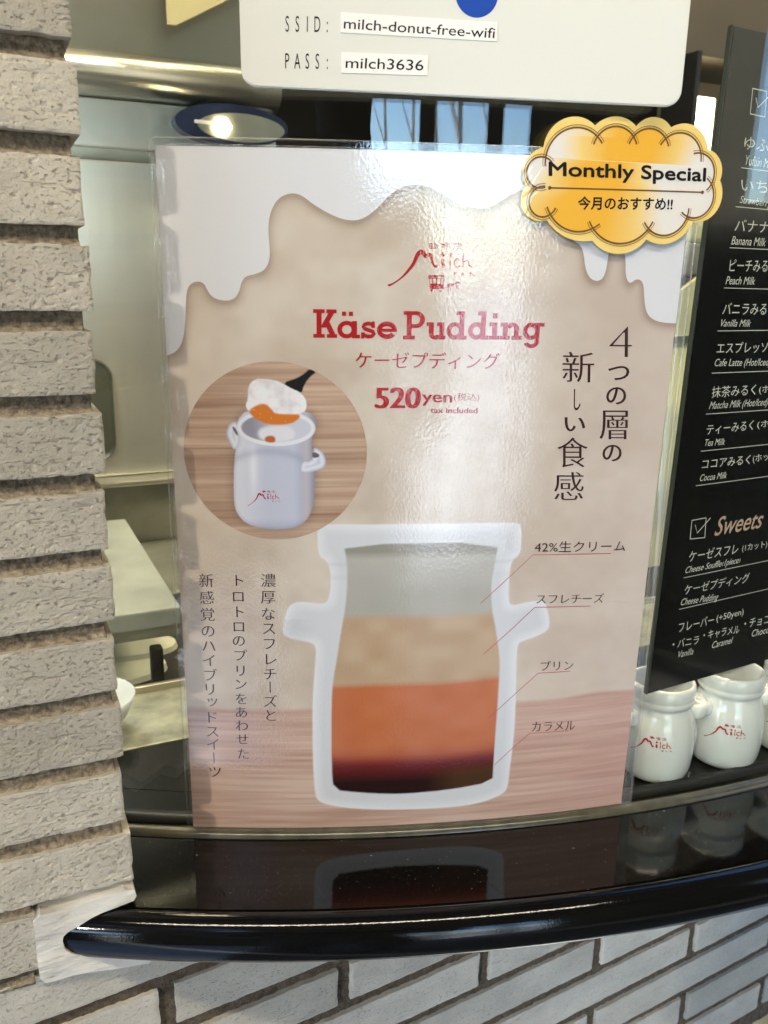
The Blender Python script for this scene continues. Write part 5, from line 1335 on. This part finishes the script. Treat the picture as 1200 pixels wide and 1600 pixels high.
# slim pale trunks outside
M_bark = pbr('pale_bark', (.85, .87, .80, 1), .7)
def trunk(deg, r, lean_, rad, h, label):
    x, y = az(deg, r)
    t = empty('slim_tree', (x, y, 0), label, 'tree')
    V, F = [], []
    n, m_ = 8, 9
    for j in range(m_ + 1):
        z = h * j / m_; rr = rad * (1 - .55 * j / m_); ox = lean_ * z + .02 * math.sin(j * 1.7)
        for i in range(n):
            a = 2 * math.pi * i / n; V.append((x + ox + rr * math.cos(a), y + rr * math.sin(a), z))
    F = [(j * n + i, j * n + (i + 1) % n, (j + 1) * n + (i + 1) % n, (j + 1) * n + i) for j in range(m_) for i in range(n)]
    from_py('trunk', V, F, M_bark, t, True)
    for k in range(4):
        z0 = h * (.45 + .12 * k); s_ = (-1) ** k
        P0 = np.array([x + lean_ * z0, y, z0]); P1 = P0 + np.array([s_ * .35, .1, .5])
        V = []
        for q, rr in ((P0, rad * .4), (P1, rad * .12)):
            for i in range(5):
                a = 2 * math.pi * i / 5; V.append((q[0] + rr * math.cos(a), q[1] + rr * math.sin(a), q[2]))
        from_py('branch', V, [(i, (i + 1) % 5, 5 + (i + 1) % 5, 5 + i) for i in range(5)], M_bark, t, True)
for k, (dg_, r, ln, rad, lab) in enumerate([(158.0, 5.2, .05, .035, 'rightmost'), (160.2, 5.0, -.03, .04, 'second'), (161.6, 5.6, .04, .035, 'third'), (163.0, 5.1, -.04, .03, 'fourth'), (167.4, 5.4, .03, .03, 'fifth'), (169.8, 5.8, -.02, .03, 'leftmost')]):
    trunk(dg_, r, ln, rad, 3.6, lab + ' slim pale tree reflected in the glass beyond the porch')

# the person taking the photograph, reflected as a dark shape
person = None
def skin_body(name, verts, edges, radii, mat, root, label):
    me = bpy.data.meshes.new(name); me.from_pydata(verts, edges, [])
    o = bpy.data.objects.new(name, me); COL.objects.link(o)
    me.materials.append(mat)
    md = o.modifiers.new('skin', 'SKIN'); md.use_smooth_shade = True
    for i, r in enumerate(radii): me.skin_vertices[0].data[i].radius = r
    me.skin_vertices[0].data[root].use_root = True
    sb = o.modifiers.new('sub', 'SUBSURF'); sb.levels = 1; sb.render_levels = 1
    return tag(o, label, 'person')
M_cloth = pbr('dark_coat', (.012, .012, .016, 1), .9)
Bx, By = PERSON
vs = [(Bx, By, .92), (Bx, By - .01, 1.12), (Bx, By, 1.33), (Bx, By, 1.45), (Bx, By + .02, 1.53), (Bx, By + .03, 1.62), (Bx, By + .02, 1.70),
      (Bx - .19, By, 1.40), (Bx - .24, By + .08, 1.16), (Bx - .09, By + .30, 1.13), (Bx + .19, By, 1.40), (Bx + .24, By + .08, 1.16), (Bx + .09, By + .30, 1.13),
      (Bx - .10, By, .88), (Bx - .11, By + .01, .48), (Bx - .11, By - .02, .08), (Bx - .11, By + .12, .04), (Bx + .10, By, .88), (Bx + .11, By + .01, .48), (Bx + .11, By - .02, .08), (Bx + .11, By + .12, .04)]
es = [(0, 1), (1, 2), (2, 3), (3, 4), (4, 5), (5, 6), (2, 7), (7, 8), (8, 9), (2, 10), (10, 11), (11, 12), (0, 13), (13, 14), (14, 15), (15, 16), (0, 17), (17, 18), (18, 19), (19, 20)]
rd = [(.15, .11), (.155, .12), (.17, .115), (.07, .07), (.065, .065), (.085, .10), (.07, .08), (.07, .07), (.05, .05), (.035, .035), (.07, .07), (.05, .05), (.035, .035), (.10, .10), (.065, .065), (.045, .05), (.04, .035), (.10, .10), (.065, .065), (.045, .05), (.04, .035)]
vs = [(x, y, z + .06) for x, y, z in vs]
skin_body('person', vs, es, rd, M_cloth, 0, 'person in a dark coat holding up a phone, seen as a silhouette in the glass')

# warm strip lamp under the porch roof: the gold line along the nosing is its reflection
pl = empty('porch_lamp', (.25, -.62, 2.84), 'long warm strip lamp under the porch roof', 'lamp')
wbox('housing', -.75, 1.25, -.70, -.56, 2.80, 2.849, M_steel_d, pl)
wbox('tube', -.72, 1.22, -.66, -.60, 2.775, 2.799, pbr('warm_tube', (1, .9, .7, 1), .5, emit=((1, .87, .68, 1), PLIGHT)), pl)

# added unseen net that weakens the low sun before it reaches the shop
m, nt, out = mat_new('sun_filter_weave')
_t = N(nt, 'ShaderNodeBsdfTransparent'); _d = N(nt, 'ShaderNodeBsdfDiffuse'); _d.inputs[0].default_value = (.05, .06, .05, 1)
_m = N(nt, 'ShaderNodeMixShader'); _m.inputs[0].default_value = 1 - SUN_FILTER
nt.links.new(_t.outputs[0], _m.inputs[1]); nt.links.new(_d.outputs[0], _m.inputs[2]); nt.links.new(_m.outputs[0], out.inputs[0])
V, F = [], []
for i in range(25):
    x = -3.45 + 3.0 * i / 24; y = -1.52 + .03 * math.sin(i * 1.3)
    V += [(x, y, 1.62), (x, y, 2.849)]
F = [(2 * i, 2 * i + 2, 2 * i + 3, 2 * i + 1) for i in range(24)]
o = from_py('sun_filter_net', V, F, m, None, True)
tag(o, 'dark green net added out of view to weaken the low sun', 'net')

# unseen house added at right for bounce light and the menu board's reflection
house = empty('added_reflection_house', (*az(86, 9.5), 0), 'plain beige house added out of view at right for the menu board to reflect', 'house')
M_pl = pbr('beige_plaster', (.20, .18, .15, 1), .8, vary=(1.5, .15))
def hbox(name, a0, a1, r0, r1, z0, z1, mat):
    P = [az(a0, r0), az(a1, r0), az(a1, r1), az(a0, r1)]
    V = [(x, y, z) for z in (z0, z1) for x, y in P]
    return from_py(name, V, [(0, 1, 2, 3), (7, 6, 5, 4), (0, 4, 5, 1), (1, 5, 6, 2), (2, 6, 7, 3), (3, 7, 4, 0)], mat, house)
hbox('wall', 52, 121, 9.0, 12.0, 0, 5.6, M_pl)
hbox('roof', 50, 123, 8.6, 12.4, 5.61, 6.0, M_roof)
for a0_ in (60, 74, 88, 102):
    hbox('window', a0_, a0_ + 6, 8.93, 8.99, 1.0, 2.3, M_navy)

wall_seg('added_low_blocker', 52, 122, 3.3, 0, 1.62, M_darkwall, 'low dark wall added out of view at right to darken the menu board reflection', 'wall')  # added unseen wall, blocks sunlit ground from the menu board's reflection
# dust and crumbs lying on the polished stone
V, F = [], []
r_ = np.random.default_rng(3)
for k in range(110):
    a = r_.uniform(math.radians(-3.5), math.radians(24)); R = r_.uniform(1.05, 1.112)
    x, y = CX + R * math.sin(a), CY - R * math.cos(a); q = r_.uniform(.00010, .00032) * (1 if k % 14 else 2.0); t = r_.uniform(0, 3.1)
    b0 = len(V); z = ZC + ZB - .004 + .00015
    for i in range(4): V.append((x + q * math.cos(t + i * 1.57) * (1 + .5 * (i % 2)), y + q * math.sin(t + i * 1.57), z))
    V.append((x, y, z + q * .8))
    F += [(b0 + i, b0 + (i + 1) % 4, b0 + 4) for i in range(4)]
o = from_py('dust_specks', V, F, pbr('pale_dust', (.2, .19, .15, 1), .9))
tag(o, 'pale dust specks scattered on the polished black counter', 'dust', None, 'stuff')

wall_seg('added_low_blocker', 203, 224, 3.2, 0, 1.55, M_darkwall, 'low dark wall added out of view at left to keep bright ground off the poster', 'wall')  # added unseen wall, keeps the bright ground from glinting in the poster film
